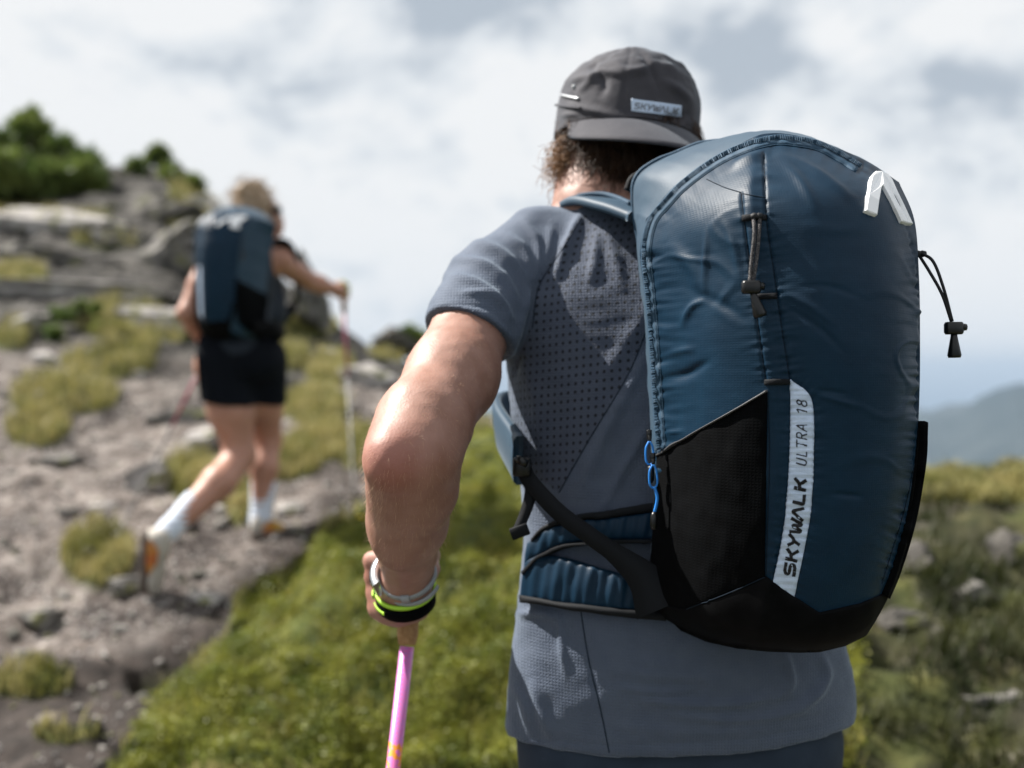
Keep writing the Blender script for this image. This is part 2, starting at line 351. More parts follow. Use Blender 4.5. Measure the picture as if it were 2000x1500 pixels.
# shirt: grey blue jersey with a zone of little punched dots on the back
def shirt_material():
    m = material('grey_blue_jersey', (.066, .083, .120), .75, .2, (.076, .094, .132), 40, .9, 420, .0011, weave=(84, .5), sheen=.30)
    t = m.node_tree; b = t.nodes['Principled BSDF']; K = t.links.new
    tcn = N('ShaderNodeTexCoord', t); sx = N('ShaderNodeSeparateXYZ', t); K(tcn.outputs['Object'], sx.inputs[0])
    def M(op, a, c=None):
        q = N('ShaderNodeMath', t, operation=op)
        for i, s in enumerate((a, c)):
            if s is None: continue
            if isinstance(s, (int, float)): q.inputs[i].default_value = s
            else: K(s, q.inputs[i])
        return q.outputs[0]
    xs = M('SUBTRACT', sx.outputs[0], M('MULTIPLY', sx.outputs[1], .55)); zs = M('ADD', sx.outputs[2], M('MULTIPLY', xs, -.10))
    u = M('SUBTRACT', M('FRACT', M('MULTIPLY', xs, 1/.0105)), .5); v = M('SUBTRACT', M('FRACT', M('MULTIPLY', zs, 1/.0105)), .5)
    r = M('SQRT', M('ADD', M('MULTIPLY', u, u), M('MULTIPLY', v, v))); d = M('LESS_THAN', r, .21)
    a = N('ShaderNodeAttribute', t, attribute_name='mesh_zone'); ms = M('MULTIPLY', d, M('GREATER_THAN', a.outputs['Fac'], .5))
    mix = N('ShaderNodeMix', t, data_type='RGBA'); K(ms, mix.inputs[0]); K(b.inputs['Base Color'].links[0].from_socket, mix.inputs[6]); mix.inputs[7].default_value = (.016, .019, .026, 1)
    tint = N('ShaderNodeMix', t, data_type='RGBA', blend_type='MULTIPLY'); K(M('GREATER_THAN', a.outputs['Fac'], .5), tint.inputs[0]); K(mix.outputs[2], tint.inputs[6]); tint.inputs[7].default_value = (.80, .78, .80, 1)
    K(tint.outputs[2], b.inputs['Base Color']); return m
M_shirt = shirt_material()
# ------------------------------------------------------------------ the ground
CP = [  # picture position and distance of points on the ground
 (0,1500,2.75),(400,1500,2.72),(800,1500,2.66),(1200,1500,2.6),(1600,1500,2.55),(2000,1500,2.5),
 (0,1300,3.35),(300,1250,3.45),(420,1200,3.55),(470,1300,3.15),(640,1120,3.55),(900,1200,3.2),(650,1300,3.05),(900,1350,2.9),(560,1090,3.95),
 (100,1100,4.1),(300,1120,3.95),(100,1000,4.6),(300,1000,4.5),(510,1055,4.2),(600,950,4.8),(680,1000,4.2),(900,1000,4.1),(950,880,5.2),(860,780,6.8),
 (770,705,9.6),(700,690,9.9),(650,760,7.0),(500,850,5.7),(400,760,6.9),(250,850,5.6),(0,850,5.6),(0,750,6.4),(150,720,6.8),
 (0,640,7.6),(200,660,7.6),(350,650,8.0),(560,665,9.2),(620,655,9.6),
 (0,540,9.0),(200,570,8.8),(350,560,9.4),(0,450,10.6),(180,470,10.4),(300,420,11.2),(420,430,12.0),(0,400,12.0),(120,385,12.6),(230,350,12.8),(330,335,13.2),(400,395,13.4),(440,430,13.6),
 (1300,915,5.0),(1600,925,4.9),(1780,950,4.7),(2000,952,4.6),(1700,1000,3.9),(2000,1000,3.75),(1700,1200,3.15),(2000,1200,3.05),(2300,955,4.6),(2300,1200,3.0),(1500,1100,3.5),(1200,1100,3.6)]
pts = [P(*c) for c in CP]
pts += [np.array(q, float) for q in [(0.2,1.35,0),(.2,1.9,.05),(-1.2,1.35,0),(1.6,1.35,.1),(0,0,-.3),(-2,0,-.3),(2,0,-.3),(0,-3,-.9),(-4,-2,-.7),(4,-2,-.7),(-5,2,.1),(-6,5,.8),(-8,9,2.2),(-9,13,3.4),(4,2,.25),(5,5,.5),
   (1.5,7.5,-.2),(3.5,8,-.3),(6,8,-.4),(0,14,.0),(3,14,-2.5),(-1.8,14,.6),(-3.2,16.5,1.0),(-6,18,2.0),(-10,18,2.4),(8,14,-3),(-6,22,0),(0,20,-3),(8,20,-5),(-14,10,2.5),(-14,2,.5),(12,3,-.5)]]
pts = np.array(pts); cx = pts[:, :2]; n = len(cx)
def tps_k(r2): return .5*r2*np.log(r2+1e-9)
A = tps_k(((cx[:, None]-cx[None])**2).sum(-1))+np.eye(n)*.02; Pm = np.c_[np.ones(n), cx]
sol = np.linalg.solve(np.block([[A, Pm], [Pm.T, np.zeros((3, 3))]]), np.r_[pts[:, 2], np.zeros(3)])
def hbase(x, y):
    x = np.asarray(x, float).ravel(); y = np.asarray(y, float).ravel(); out = np.empty(len(x))
    for i in range(0, len(x), 60000):
        a, b = x[i:i+60000], y[i:i+60000]; r2 = (a[:, None]-cx[None, :, 0])**2+(b[:, None]-cx[None, :, 1])**2
        out[i:i+60000] = tps_k(r2)@sol[:n]+sol[n]+sol[n+1]*a+sol[n+2]*b
    return np.clip(out, -6, 4.6)
GREEN = [(630,1045),(720,985),(860,840),(960,835),(1700,900),(1700,1520),(210,1520),(300,1380),(430,1270),(470,1180),(560,1120)]
BANK = [(1560,915),(2600,905),(2600,1900),(1500,1900),(1560,1200)]
TUFTS = [(215,712,85,26),(120,775,95,34),(75,838,60,34),(188,1085,62,55),(615,800,55,28),(625,865,58,34),(375,935,52,40),(560,905,60,30),(640,722,46,26),(40,545,50,24),(230,625,80,34),(480,1005,40,20),(700,880,40,34),(60,1330,75,30),(250,685,60,16),(590,640,60,20),(90,425,120,14),(770,690,40,12),(570,700,30,18),(130,1430,60,18),(440,960,60,26),(210,470,60,14),(300,650,70,18),(20,660,40,24)]
def green_mask(x, y, z):
    px, py = PIX(np.stack([x, y, z], 1)); wob = perlin(np.stack([x*2.2, y*2.2, z*0], 1))*28; f = y > 1.0
    g = (in_poly(px+wob, py+wob, GREEN) | in_poly(px+wob, py+wob*.4, BANK)) & f & (y < 9)
    t = np.zeros(len(x))
    for a, b, c, d in TUFTS: t = np.maximum(t, 1.25-np.sqrt(((px+wob*.5-a)/c)**2+((py+wob*.25-b)/d)**2))
    t = np.where(f & (y < 14), np.clip(t*3, 0, 1), 0)
    side = (np.abs(px-1000) > 1100)*(perlin(np.stack([x*.6, y*.6, z*0], 1)) > -.1)
    back = (y <= 1.0)*(perlin(np.stack([x*.8, y*.8, z*0], 1)) > 0); crest = ((y > 11) & (px > 330) & (px < 460))*1.0
    return np.maximum.reduce([g*1.0, t, side*1.0*(y > 1), back*1.0, crest])
def bank_mask(x, y, z): px, py = PIX(np.stack([x, y, z], 1)); return in_poly(px, py, BANK) & (y > 1.5) & (y < 7)
def hfull(x, y):
    x = np.asarray(x, float).ravel(); y = np.asarray(y, float).ravel(); r = np.hypot(x, y-4)
    z = hbase(x, y); q = np.stack([x, y, np.zeros_like(x)], 1)
    near = smoothstep(26, 16, r); g = green_mask(x, y, z)
    px, py = PIX(np.stack([x, y, z], 1))
    ed, arc, side, _ = poly_dist(px, py, [(700,985),(620,1045),(545,1115),(450,1190),(410,1250),(280,1290)])
    z = z-.16*np.exp(-(ed/24)**2)*(y > 1)*(y < 6)*(side < 0)-.05*np.exp(-(ed/40)**2)*(y > 1)*(y < 6)
    rock = np.clip((y-6.5)/2, 0, 1)*(x < .3)
    z = z+near*(.055*fbm(q*1.7, 3)*(1+.8*rock)+(.020-.004*g)*fbm(q*6, 3, .5)+g*(.050*fbm(q*4+9, 2)+.035))
    z = z+near*bank_mask(x, y, z)*.045*fbm(q*4+3, 3)
    far = -5-smoothstep(14, 900, r)*520-40*smoothstep(20, 90, r)+20*perlin(q/60)*smoothstep(20, 200, r)
    R = np.hypot(x, y); th = np.arctan2(x, y)
    mt = smoothstep(2200, 5200, R)*(260+300*fbm(np.stack([np.cos(th)*3, np.sin(th)*3, R/2600], 1), 4)+120*np.maximum(0, np.sin(th*2.2-.55)))*smoothstep(12000, 6500, R)
    k = smoothstep(13, 30, r); return z*(1-k)+(far+mt)*k
rad = np.concatenate([np.linspace(.25, 2.3, 30)[:-1], np.exp(np.linspace(math.log(2.3), math.log(20), 300))[:-1], np.exp(np.linspace(math.log(20), math.log(16000), 110))])
az = np.concatenate([np.linspace(-42, 42, 640)[:-1], np.linspace(42, 318, 150)[:-1]])*math.pi/180
na, nr = len(az), len(rad); GX = rad[:, None]*np.sin(az)[None]; GY = rad[:, None]*np.cos(az)[None]
GZ = hfull(GX, GY); V = np.stack([GX.ravel(), GY.ravel(), GZ], 1)
i = (np.arange(nr-1)[:, None]*na); j = np.arange(na)[None]; Q = np.stack([i+j, i+na+j, i+na+(j+1) % na, i+(j+1) % na], -1).reshape(-1, 4)
V = np.concatenate([V, [[0, 0, float(hfull([0], [0])[0])]]]); cen = len(V)-1
Q = np.concatenate([Q, np.stack([np.full(na, cen), np.arange(na), (np.arange(na)+1) % na, np.full(na, cen)], 1)]) if False else Q
def ground_material():
    m = bpy.data.materials.new('mountain_ground'); m.use_nodes = True; t = m.node_tree; b = t.nodes['Principled BSDF']; K = t.links.new
    tcn = N('ShaderNodeTexCoord', t); o = tcn.outputs['Object']
    def noise(s, d=4):
        q = N('ShaderNodeTexNoise', t); q.inputs['Scale'].default_value = s; q.inputs['Detail'].default_value = d; K(o, q.inputs[0]); return q.outputs[0]
    def ramp(f, stops):
        q = N('ShaderNodeValToRGB', t); el = q.color_ramp.elements; el[0].position, el[0].color = stops[0][0], (*stops[0][1], 1); el[1].position, el[1].color = stops[-1][0], (*stops[-1][1], 1)
        for p_, c_ in stops[1:-1]: z_ = el.new(p_); z_.color = (*c_, 1)
        K(f, q.inputs[0]); return q.outputs[0]
    def mixc(f, a, c):
        q = N('ShaderNodeMix', t, data_type='RGBA'); K(f, q.inputs[0]); K(a, q.inputs[6]); K(c, q.inputs[7]); return q.outputs[2]
    path = ramp(noise(9, 8), [(.36, (.044, .033, .027)), (.5, (.118, .097, .085)), (.63, (.245, .217, .198))])
    grit = ramp(noise(70, 3), [(.43, (.055, .043, .036)), (.60, (.34, .308, .285))]); path = mixc(ramp(noise(2.6, 6), [(.48, (0, 0, 0)), (.57, (1, 1, 1))]), path, ramp(noise(20, 5), [(.35, (.014, .010, .009)), (.65, (.052, .040, .035))])); path = mixc(ramp(noise(30, 2), [(.46, (0, 0, 0)), (.64, (.7, .7, .7))]), path, grit)
    rock = ramp(noise(5, 9), [(.38, (.008, .0075, .006)), (.52, (.032, .029, .025)), (.68, (.12, .112, .10))])
    green = ramp(noise(6, 6), [(.35, (.018, .026, .005)), (.52, (.048, .062, .009)), (.68, (.11, .115, .022))])
    a1 = N('ShaderNodeAttribute', t, attribute_name='rocky'); a2 = N('ShaderNodeAttribute', t, attribute_name='green'); a3 = N('ShaderNodeAttribute', t, attribute_name='far'); a4 = N('ShaderNodeAttribute', t, attribute_name='peat_shade')
    c = mixc(a1.outputs['Fac'], path, rock)
    peat_shade = ramp(noise(12, 6), [(.32, (.009, .007, .006)), (.7, (.046, .035, .030))]); c = mixc(a4.outputs['Fac'], c, peat_shade)
    c = mixc(a2.outputs['Fac'], c, green)
    c = mixc(a3.outputs['Fac'], c, ramp(noise(.004, 6), [(.35, (.012, .022, .024)), (.65, (.035, .045, .045))])); K(c, b.inputs['Base Color'])
    b.inputs['Roughness'].default_value = .9; b.inputs['Specular IOR Level'].default_value = .25
    ad = N('ShaderNodeMath', t, operation='ADD'); K(noise(45, 5), ad.inputs[0]); K(noise(160, 2), ad.inputs[1])
    bp = N('ShaderNodeBump', t); bp.inputs['Strength'].default_value = .7; bp.inputs['Distance'].default_value = .012; K(ad.outputs[0], bp.inputs['Height']); K(bp.outputs[0], b.inputs['Normal']); return m
ground = mk('ground', V, Q, ground_material(), kind='structure')
x, y, z = V.T; R = np.hypot(x, y)
attr(ground, 'green', np.where(R < 25, green_mask(x, y, z)*np.where(bank_mask(x, y, z) & (PIX(V)[1] > 965), .35+.25*(fbm(V*2.3, 2) > .1), 1), .6)); attr(ground, 'rocky', smoothstep(6.3, 8.0, y)*(x < .2)*smoothstep(40, 20, R)); attr(ground, 'far', smoothstep(25, 80, R))  # green is cut on the bank so its painted shade shows
px, py = PIX(V); ed, _, sd, _ = poly_dist(px, py, [(700,985),(620,1045),(545,1115),(450,1190),(410,1250),(280,1290)])
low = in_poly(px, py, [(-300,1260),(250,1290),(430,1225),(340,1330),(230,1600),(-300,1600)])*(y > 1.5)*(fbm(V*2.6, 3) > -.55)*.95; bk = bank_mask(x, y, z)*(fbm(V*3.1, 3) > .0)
attr(ground, 'peat_shade', np.maximum.reduce([np.exp(-(ed/45)**2)*(y > 1.5)*(y < 6), bk*1.0, low])); attr(ground, 'green', [0]) if False else None  # real peat low down; edge recess and bank shade painted as peat too
TREE_G = None
def on_ground(px, py, dmin=2.2, dmax=30):
    """first point of the ground seen at a picture position"""
    d = np.exp(np.linspace(math.log(dmin), math.log(dmax), 500)); X = (px-1000)/F*d; Z = ZC+(750-py)/F*d; h = hfull(X, d); k = np.argmax(Z < h)
    return np.array([X[k], d[k], h[k]]) if (Z < h).any() else np.array([X[-1], d[-1], h[-1]])
# ------------------------------------------------------------------ rocks
def rock_material(name, a, b_, lich):
    m = material(name, a, .88, .25, b_, 7, .7, 60, .01, detail=9, mottle=(.33, .66)); t = m.node_tree; b = t.nodes['Principled BSDF']; K = t.links.new
    n_ = N('ShaderNodeTexNoise', t); n_.inputs['Scale'].default_value = 9; n_.inputs['Detail'].default_value = 6; tcn = N('ShaderNodeTexCoord', t); K(tcn.outputs['Object'], n_.inputs[0])
    r = N('ShaderNodeValToRGB', t); r.color_ramp.elements[0].position = .56; r.color_ramp.elements[1].position = .64; K(n_.outputs[0], r.inputs[0])
    q = N('ShaderNodeMix', t, data_type='RGBA'); K(r.outputs[0], q.inputs[0]); K(b.inputs['Base Color'].links[0].from_socket, q.inputs[6]); q.inputs[7].default_value = (*lich, 1); K(q.outputs[2], b.inputs['Base Color']); return m
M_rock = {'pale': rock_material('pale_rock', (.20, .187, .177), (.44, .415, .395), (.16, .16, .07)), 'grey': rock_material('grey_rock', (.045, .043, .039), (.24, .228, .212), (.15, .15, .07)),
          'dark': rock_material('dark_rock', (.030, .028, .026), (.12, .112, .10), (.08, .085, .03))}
def ico(sub):
    import bmesh
    bm = bmesh.new(); bmesh.ops.create_icosphere(bm, subdivisions=sub, radius=1); v = np.array([q.co[:] for q in bm.verts]); f = np.array([[w.index for w in q.verts] for q in bm.faces]); bm.free(); return v, f
ICO4, ICO2, ICO1 = ico(5), ico(2), ico(1)
def rock_shape(base, seed, sx, sy, sz, rough=.30, strata=0):
    v, f = base; d = np.sign(v)*np.abs(v)**.62; d /= np.abs(d).max()
    r_ = np.random.default_rng(seed+900)
    for _ in range(16):
        n_ = r_.normal(size=3)*[1, 1, .8]; n_ /= np.linalg.norm(n_); h_ = r_.uniform(.55, .82); d = d-np.maximum(0, d@n_-h_)[:, None]*n_
    d = d/np.abs(d).max(0)
    d = d*(1+.55*rough*fbm(v*1.1+seed*7.7, 5, .55)[:, None])
    if strata: zz = d[:, 2]*strata+.6*perlin(v*1.5+seed); q = zz-np.floor(zz); d[:, :2] *= (1+.14*(q-.5))[:, None]*1.0
    return d*np.array([sx, sy, sz]), f
ROCKS = [ # px, py, half width, half height (picture), distance, tone, tilt, label
 (110,447,150,36,10.6,'pale',-.08,'long pale sunlit rock slab below the dark pine bush'),
 (300,440,95,62,11.2,'dark',.1,'dark lichened outcrop at the top of the rocky hill'),
 (385,405,60,26,12.0,'pale',.12,"pale lit ledge just above the woman's backpack"),
 (225,352,58,26,12.7,'dark',.0,'dark rock at the very crest of the hill between the two bushes'),
 (70,360,70,26,12.6,'grey',.0,'grey rock half hidden at the foot of the pine bush'),
 (150,530,190,34,9.6,'grey',-.05,'broad grey ledge across the middle of the rocky hill'),
 (350,525,120,62,9.8,'grey',.32,"slanting lichened slab left of the woman's backpack"),
 (130,585,210,27,8.7,'pale',-.03,'long flat pale slab lowest in the rock steps'),
 (35,655,62,34,7.5,'pale',.1,'pale boulder at the left edge below the rock steps'),
 (310,632,100,26,7.9,'pale',-.05,"flat topped boulder beside the woman's left elbow"),
 (596,568,36,66,9.3,'grey',.1,"upright outcrop behind the woman's outstretched arm"),
 (85,712,42,24,6.8,'pale',.0,'small pale boulder between grass tufts on the left'),
 (340,815,70,18,5.9,'grey',.05,'low flat stone with a dark shadow on the path'),
 (400,858,56,22,5.4,'pale',.15,"pale stone on the path just left of the woman's thigh"),
 (290,948,48,34,4.75,'pale',.45,'pale tilted boulder left of the lifted calf'),
 (205,1005,46,18,4.6,'pale',.1,'flat pale stone lying left of the lifted shoe'),
 (705,742,72,28,7.2,'pale',.0,'large pale rock on the path right of the woman'),
 (560,1005,42,20,4.45,'pale',.1,"white stone behind the woman's planted shoe"),
 (580,760,34,20,6.7,'grey',.0,'dark sided stone among tufts right of the shorts'),
 (765,672,48,28,10.2,'dark',.0,"dark knob of rock on the skyline just left of the man's upper arm"),
 (240,492,70,34,10.3,'grey',-.15,'grey block between the pale top slab and the broad ledge'),
 (45,500,70,26,9.9,'grey',.05,'dark edged ledge at the left edge of the hill'),
 (395,590,40,30,9.0,'dark',.2,'dark wedge of rock just left of the navy backpack'),
 (255,598,46,22,8.5,'grey',.1,'short grey step right of the long flat slab'),
 (140,395,70,26,12.0,'grey',-.1,'grey rock bench below the pine bush'),
 (470,800,34,16,6.2,'pale',.0,"pale stone half hidden behind the woman's legs"),
 (640,700,44,16,8.4,'pale',.0,'flat pale stone high on the path right of the woman'),
 (120,905,50,16,5.1,'grey',.0,'flat grey stone in the middle of the wide path'),
 (250,1150,40,18,3.85,'grey',.1,'dark stone under the lifted shoe'),
 (70,1210,44,20,3.6,'grey',.0,'flat grey stone low on the left of the path'),
 (395,1175,40,16,3.75,'pale',.0,'pale stone on the lip of the eroded path edge'),
 (1795,1120,62,66,3.3,'dark',.3,'large grey stone in the bank beside the backpack base'),  # most bank stones from here take a darker tone as painted shade
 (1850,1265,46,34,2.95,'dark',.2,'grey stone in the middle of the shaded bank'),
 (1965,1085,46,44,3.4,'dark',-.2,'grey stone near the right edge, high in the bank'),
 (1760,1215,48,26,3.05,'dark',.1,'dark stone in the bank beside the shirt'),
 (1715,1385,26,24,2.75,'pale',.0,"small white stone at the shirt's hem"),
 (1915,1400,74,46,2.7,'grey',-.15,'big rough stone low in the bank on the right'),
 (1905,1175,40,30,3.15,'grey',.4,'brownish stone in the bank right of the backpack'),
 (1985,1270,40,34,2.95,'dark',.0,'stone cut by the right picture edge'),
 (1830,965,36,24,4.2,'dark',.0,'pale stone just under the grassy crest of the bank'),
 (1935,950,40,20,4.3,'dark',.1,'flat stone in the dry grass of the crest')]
for k, (a, b, hw, hh, d, tone, tilt, lab) in enumerate(ROCKS):
    c = P(a, b, d); sx, sz = hw/F*d, hh/F*d; sy = max(.75*sx, sz)*(.8 if sx > 3*sz else 1)
    bank = a > 1650
    v, f = rock_shape(ICO4 if d < 13 else ICO2, k+1, sx*1.05, sy, sz*1.25, .30 if not bank else .38, 3.2 if sx > 1.8*sz else 2.0)
    v = v[:, [0, 1, 2]]; ca, sa = math.cos(-tilt), math.sin(-tilt); v = np.stack([v[:, 0]*ca+v[:, 2]*sa, v[:, 1], -v[:, 0]*sa+v[:, 2]*ca], 1)
    v = v+.035*min(sx, sz)*fbm(v*14/max(sx, .1)+k, 3)[:, None]*v/np.maximum(np.linalg.norm(v, axis=1), 1e-6)[:, None]/1.0
    o = bpy.data.objects.new('rock', mesh_data('rock', v, f, M_rock[tone])); COL.objects.link(o); o.location = c+np.array([0, sy*(.1 if bank else .5), 0]); tag(o, lab, 'rock', 'rocks on the mountainside')
# loose stones on the path: counted singly, alike
STONES = [mesh_data('stone', *rock_shape(ICO2, 50+k, 1, .85, .55, .34), M_rock['pale' if k % 3 else 'grey']) for k in range(6)]
spots = []
PATHP = [(0,720),(380,700),(430,820),(330,900),(560,1000),(640,1050),(420,1180),(250,1290),(60,1500),(0,1500)]; PATH2 = [(560,690),(760,700),(700,800),(660,990),(600,960),(680,850)]; PATH3 = [(60,1500),(240,1290),(440,1220),(330,1350),(240,1500)]
while len(spots) < 120:
    d = RNG.uniform(2.6, 7.8); xx = RNG.uniform(-.6*d, 0); zz = float(hfull([xx], [d])[0]); a, b = PIX(np.array([xx, d, zz])); q = [np.array([a]), np.array([b])]
    if any(in_poly(q[0], q[1], pl)[0] for pl in (PATHP, PATH2, PATH3)): spots.append((xx, d, zz))
for k, (xx, d, zz) in enumerate(spots):
    s = RNG.choice([.016, .022, .03, .045, .06], p=[.38, .33, .19, .08, .02]); o = bpy.data.objects.new('stone', STONES[k % 6]); COL.objects.link(o)
    o.location = (xx, d, zz+s*.25); o.scale = (s, s, s); o.rotation_euler = (RNG.uniform(-.3, .3), RNG.uniform(-.3, .3), RNG.uniform(0, 6.28)); tag(o, 'small pale stone lying loose on the dusty mountain path', 'stone', 'loose stones on the path')
# grit: nobody could count it
def merge(name, base, T, mat, kind='stuff', smooth=False):
    """copies of one little mesh (verts, faces) under many 3x3+offset transforms, joined"""
    v, f = base; M = np.stack([t[0] for t in T]); o = np.stack([t[1] for t in T]); V = np.einsum('nij,kj->nki', M, v)+o[:, None]; n_ = len(v)
    Fq = (f[None]+(np.arange(len(T))*n_)[:, None, None]).reshape(-1, f.shape[1]); return mk(name, V.reshape(-1, 3), Fq, mat, None, smooth, kind)
def rot(n_):
    q = RNG.normal(size=(n_, 4)); q /= np.linalg.norm(q, axis=1)[:, None]; w, x_, y_, z_ = q.T
    return np.stack([np.stack([1-2*(y_*y_+z_*z_), 2*(x_*y_-w*z_), 2*(x_*z_+w*y_)], -1), np.stack([2*(x_*y_+w*z_), 1-2*(x_*x_+z_*z_), 2*(y_*z_-w*x_)], -1), np.stack([2*(x_*z_-w*y_), 2*(y_*z_+w*x_), 1-2*(x_*x_+y_*y_)], -1)], 1)
def scatter(n_, dlo, dhi, xlo, xhi, keep):
    d = RNG.uniform(dlo**.5, dhi**.5, n_)**2; x_ = RNG.uniform(xlo, xhi, n_)*d; z_ = hfull(x_, d); k = keep(x_, d, z_); return np.stack([x_, d, z_], 1)[k]
def not_green(a, b, c):
    px, py = PIX(np.stack([a, b, c], 1)); return (green_mask(a, b, c) < .3) & ((py < 1230) | (RNG.uniform(0, 1, len(a)) < .3))
g = scatter(9000, 2.4, 10, -.56, .0, not_green); sz = RNG.choice([.004, .006, .009, .013], len(g), p=[.3, .35, .25, .1]); Rm = rot(len(g))
merge('gravel', rock_shape(ICO1, 3, 1, .8, .6), [(Rm[k]*sz[k], g[k]+[0, 0, sz[k]*.3]) for k in range(len(g))], M_rock['pale'])
# ------------------------------------------------------------------ grass, leaves, flowers
M_grass = material('summer_grass', (.15, .17, .024), .6, .3, (.28, .25, .06), 5, detail=3, trans=.35)
M_dry = material('dry_tussock_grass', (.15, .155, .036), .65, .3, (.38, .33, .14), 6, detail=3, trans=.3)
M_leaf = material('small_green_leaves', (.075, .105, .010), .5, .35, (.25, .255, .033), 9, detail=4, trans=.35)
M_leafd = material('shaded_bank_leaves', (.014, .022, .004), .55, .25, (.055, .060, .014), 7, detail=4, trans=.3)  # bank shade put into a darker leaf green, shared by the mossy shrub
def blades(p, hgt, lean=.5, wid=.004, seg=2):
    n_ = len(p); a = RNG.uniform(0, 6.283, n_); h = hgt*RNG.uniform(.5, 1.2, n_); l = lean*RNG.uniform(.2, 1.2, n_)*h; w = wid*RNG.uniform(.7, 1.3, n_)
    dr = np.stack([np.cos(a), np.sin(a), 0*a], 1); sd = np.stack([-np.sin(a), np.cos(a), 0*a], 1); up = np.array([0, 0, 1.0]); m1 = p+dr*(l*.3)[:, None]+up*(h*.6)[:, None]; tp = p+dr*l[:, None]+up*h[:, None]
    V = np.stack([p-sd*w[:, None], p+sd*w[:, None], m1+sd*w[:, None]*.7, m1-sd*w[:, None]*.7, tp+sd*w[:, None]*.1, tp-sd*w[:, None]*.1], 1)
    Fq = np.array([[0, 1, 2, 3], [3, 2, 4, 5]])[None]+(np.arange(n_)*6)[:, None, None]; return V.reshape(-1, 3), Fq.reshape(-1, 4)
LEAF = (np.array([(-.0, 0, 0), (.5, .28, .08), (1, 0, 0), (.5, -.28, .08)], float), np.array([[0, 1, 2, 3]]))
def tuft_keep(a, b, c):
    px, py = PIX(np.stack([a, b, c], 1)); g_ = green_mask(a, b, c); return (g_ > .35) & ~in_poly(px, py, GREEN) & ~bank_mask(a, b, c)
p = scatter(150000, 2.4, 14, -.56, .0, tuft_keep); V, Q = blades(p, .085*np.clip(p[:, 1]/5, .6, 1.3), .7, .0035); mk('tussock_grass', V, Q, M_dry, kind='stuff', smooth=False)
def mat_keep(a, b, c): px, py = PIX(np.stack([a, b, c], 1)); return in_poly(px, py, GREEN)
p = scatter(150000, 2.2, 6.0, -.45, .35, mat_keep); cl = perlin(p*[3.5, 3.5, 0]+5); p = p[RNG.uniform(-.6, .5, len(p)) < cl+.15]
V, Q = blades(p[::2], .045, .8, .0018); mk('grass', V, Q, M_grass, kind='stuff', smooth=False)
def leaves(name, p, size, hi, mat):
    n_ = len(p); Rm = rot(n_); s = size*RNG.uniform(.6, 1.3, n_); cl = np.clip(perlin(p*[7.5, 7.5, 0])*1.4+.5, .03, 1.5); q = p+np.stack([0*s, 0*s, RNG.uniform(0, 1, n_)**.7*hi*cl], 1)
    Rm[:, 2, :] *= .55; V = np.einsum('nij,kj->nki', Rm*s[:, None, None], LEAF[0])+q[:, None]; Fq = (LEAF[1][None]+(np.arange(n_)*4)[:, None, None]).reshape(-1, 4); mk(name, V.reshape(-1, 3), Fq, mat, kind='stuff', smooth=False)
leaves('ground_cover_leaves', np.repeat(p, 3, 0)+RNG.normal(0, .012, (3*len(p), 3))*[1, 1, 0], .0145, .065, M_leaf)
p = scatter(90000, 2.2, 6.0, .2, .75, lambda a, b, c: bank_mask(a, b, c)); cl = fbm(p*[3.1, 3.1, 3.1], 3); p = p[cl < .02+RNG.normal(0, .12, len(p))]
leaves('bank_leaves', p, .015, .035, M_leafd); cr = scatter(60000, 3.4, 6.0, .3, .75, lambda a, b, c: bank_mask(a, b, c) & (PIX(np.stack([a, b, c], 1))[1] < 985)); V, Q = blades(cr, .06, .9, .0025); mk('crest_grass', V, Q, M_dry, kind='stuff', smooth=False); V, Q = blades(p[::3], .07, .9, .0025); mk('bank_grass', V, Q, M_leafd, kind='stuff', smooth=False)
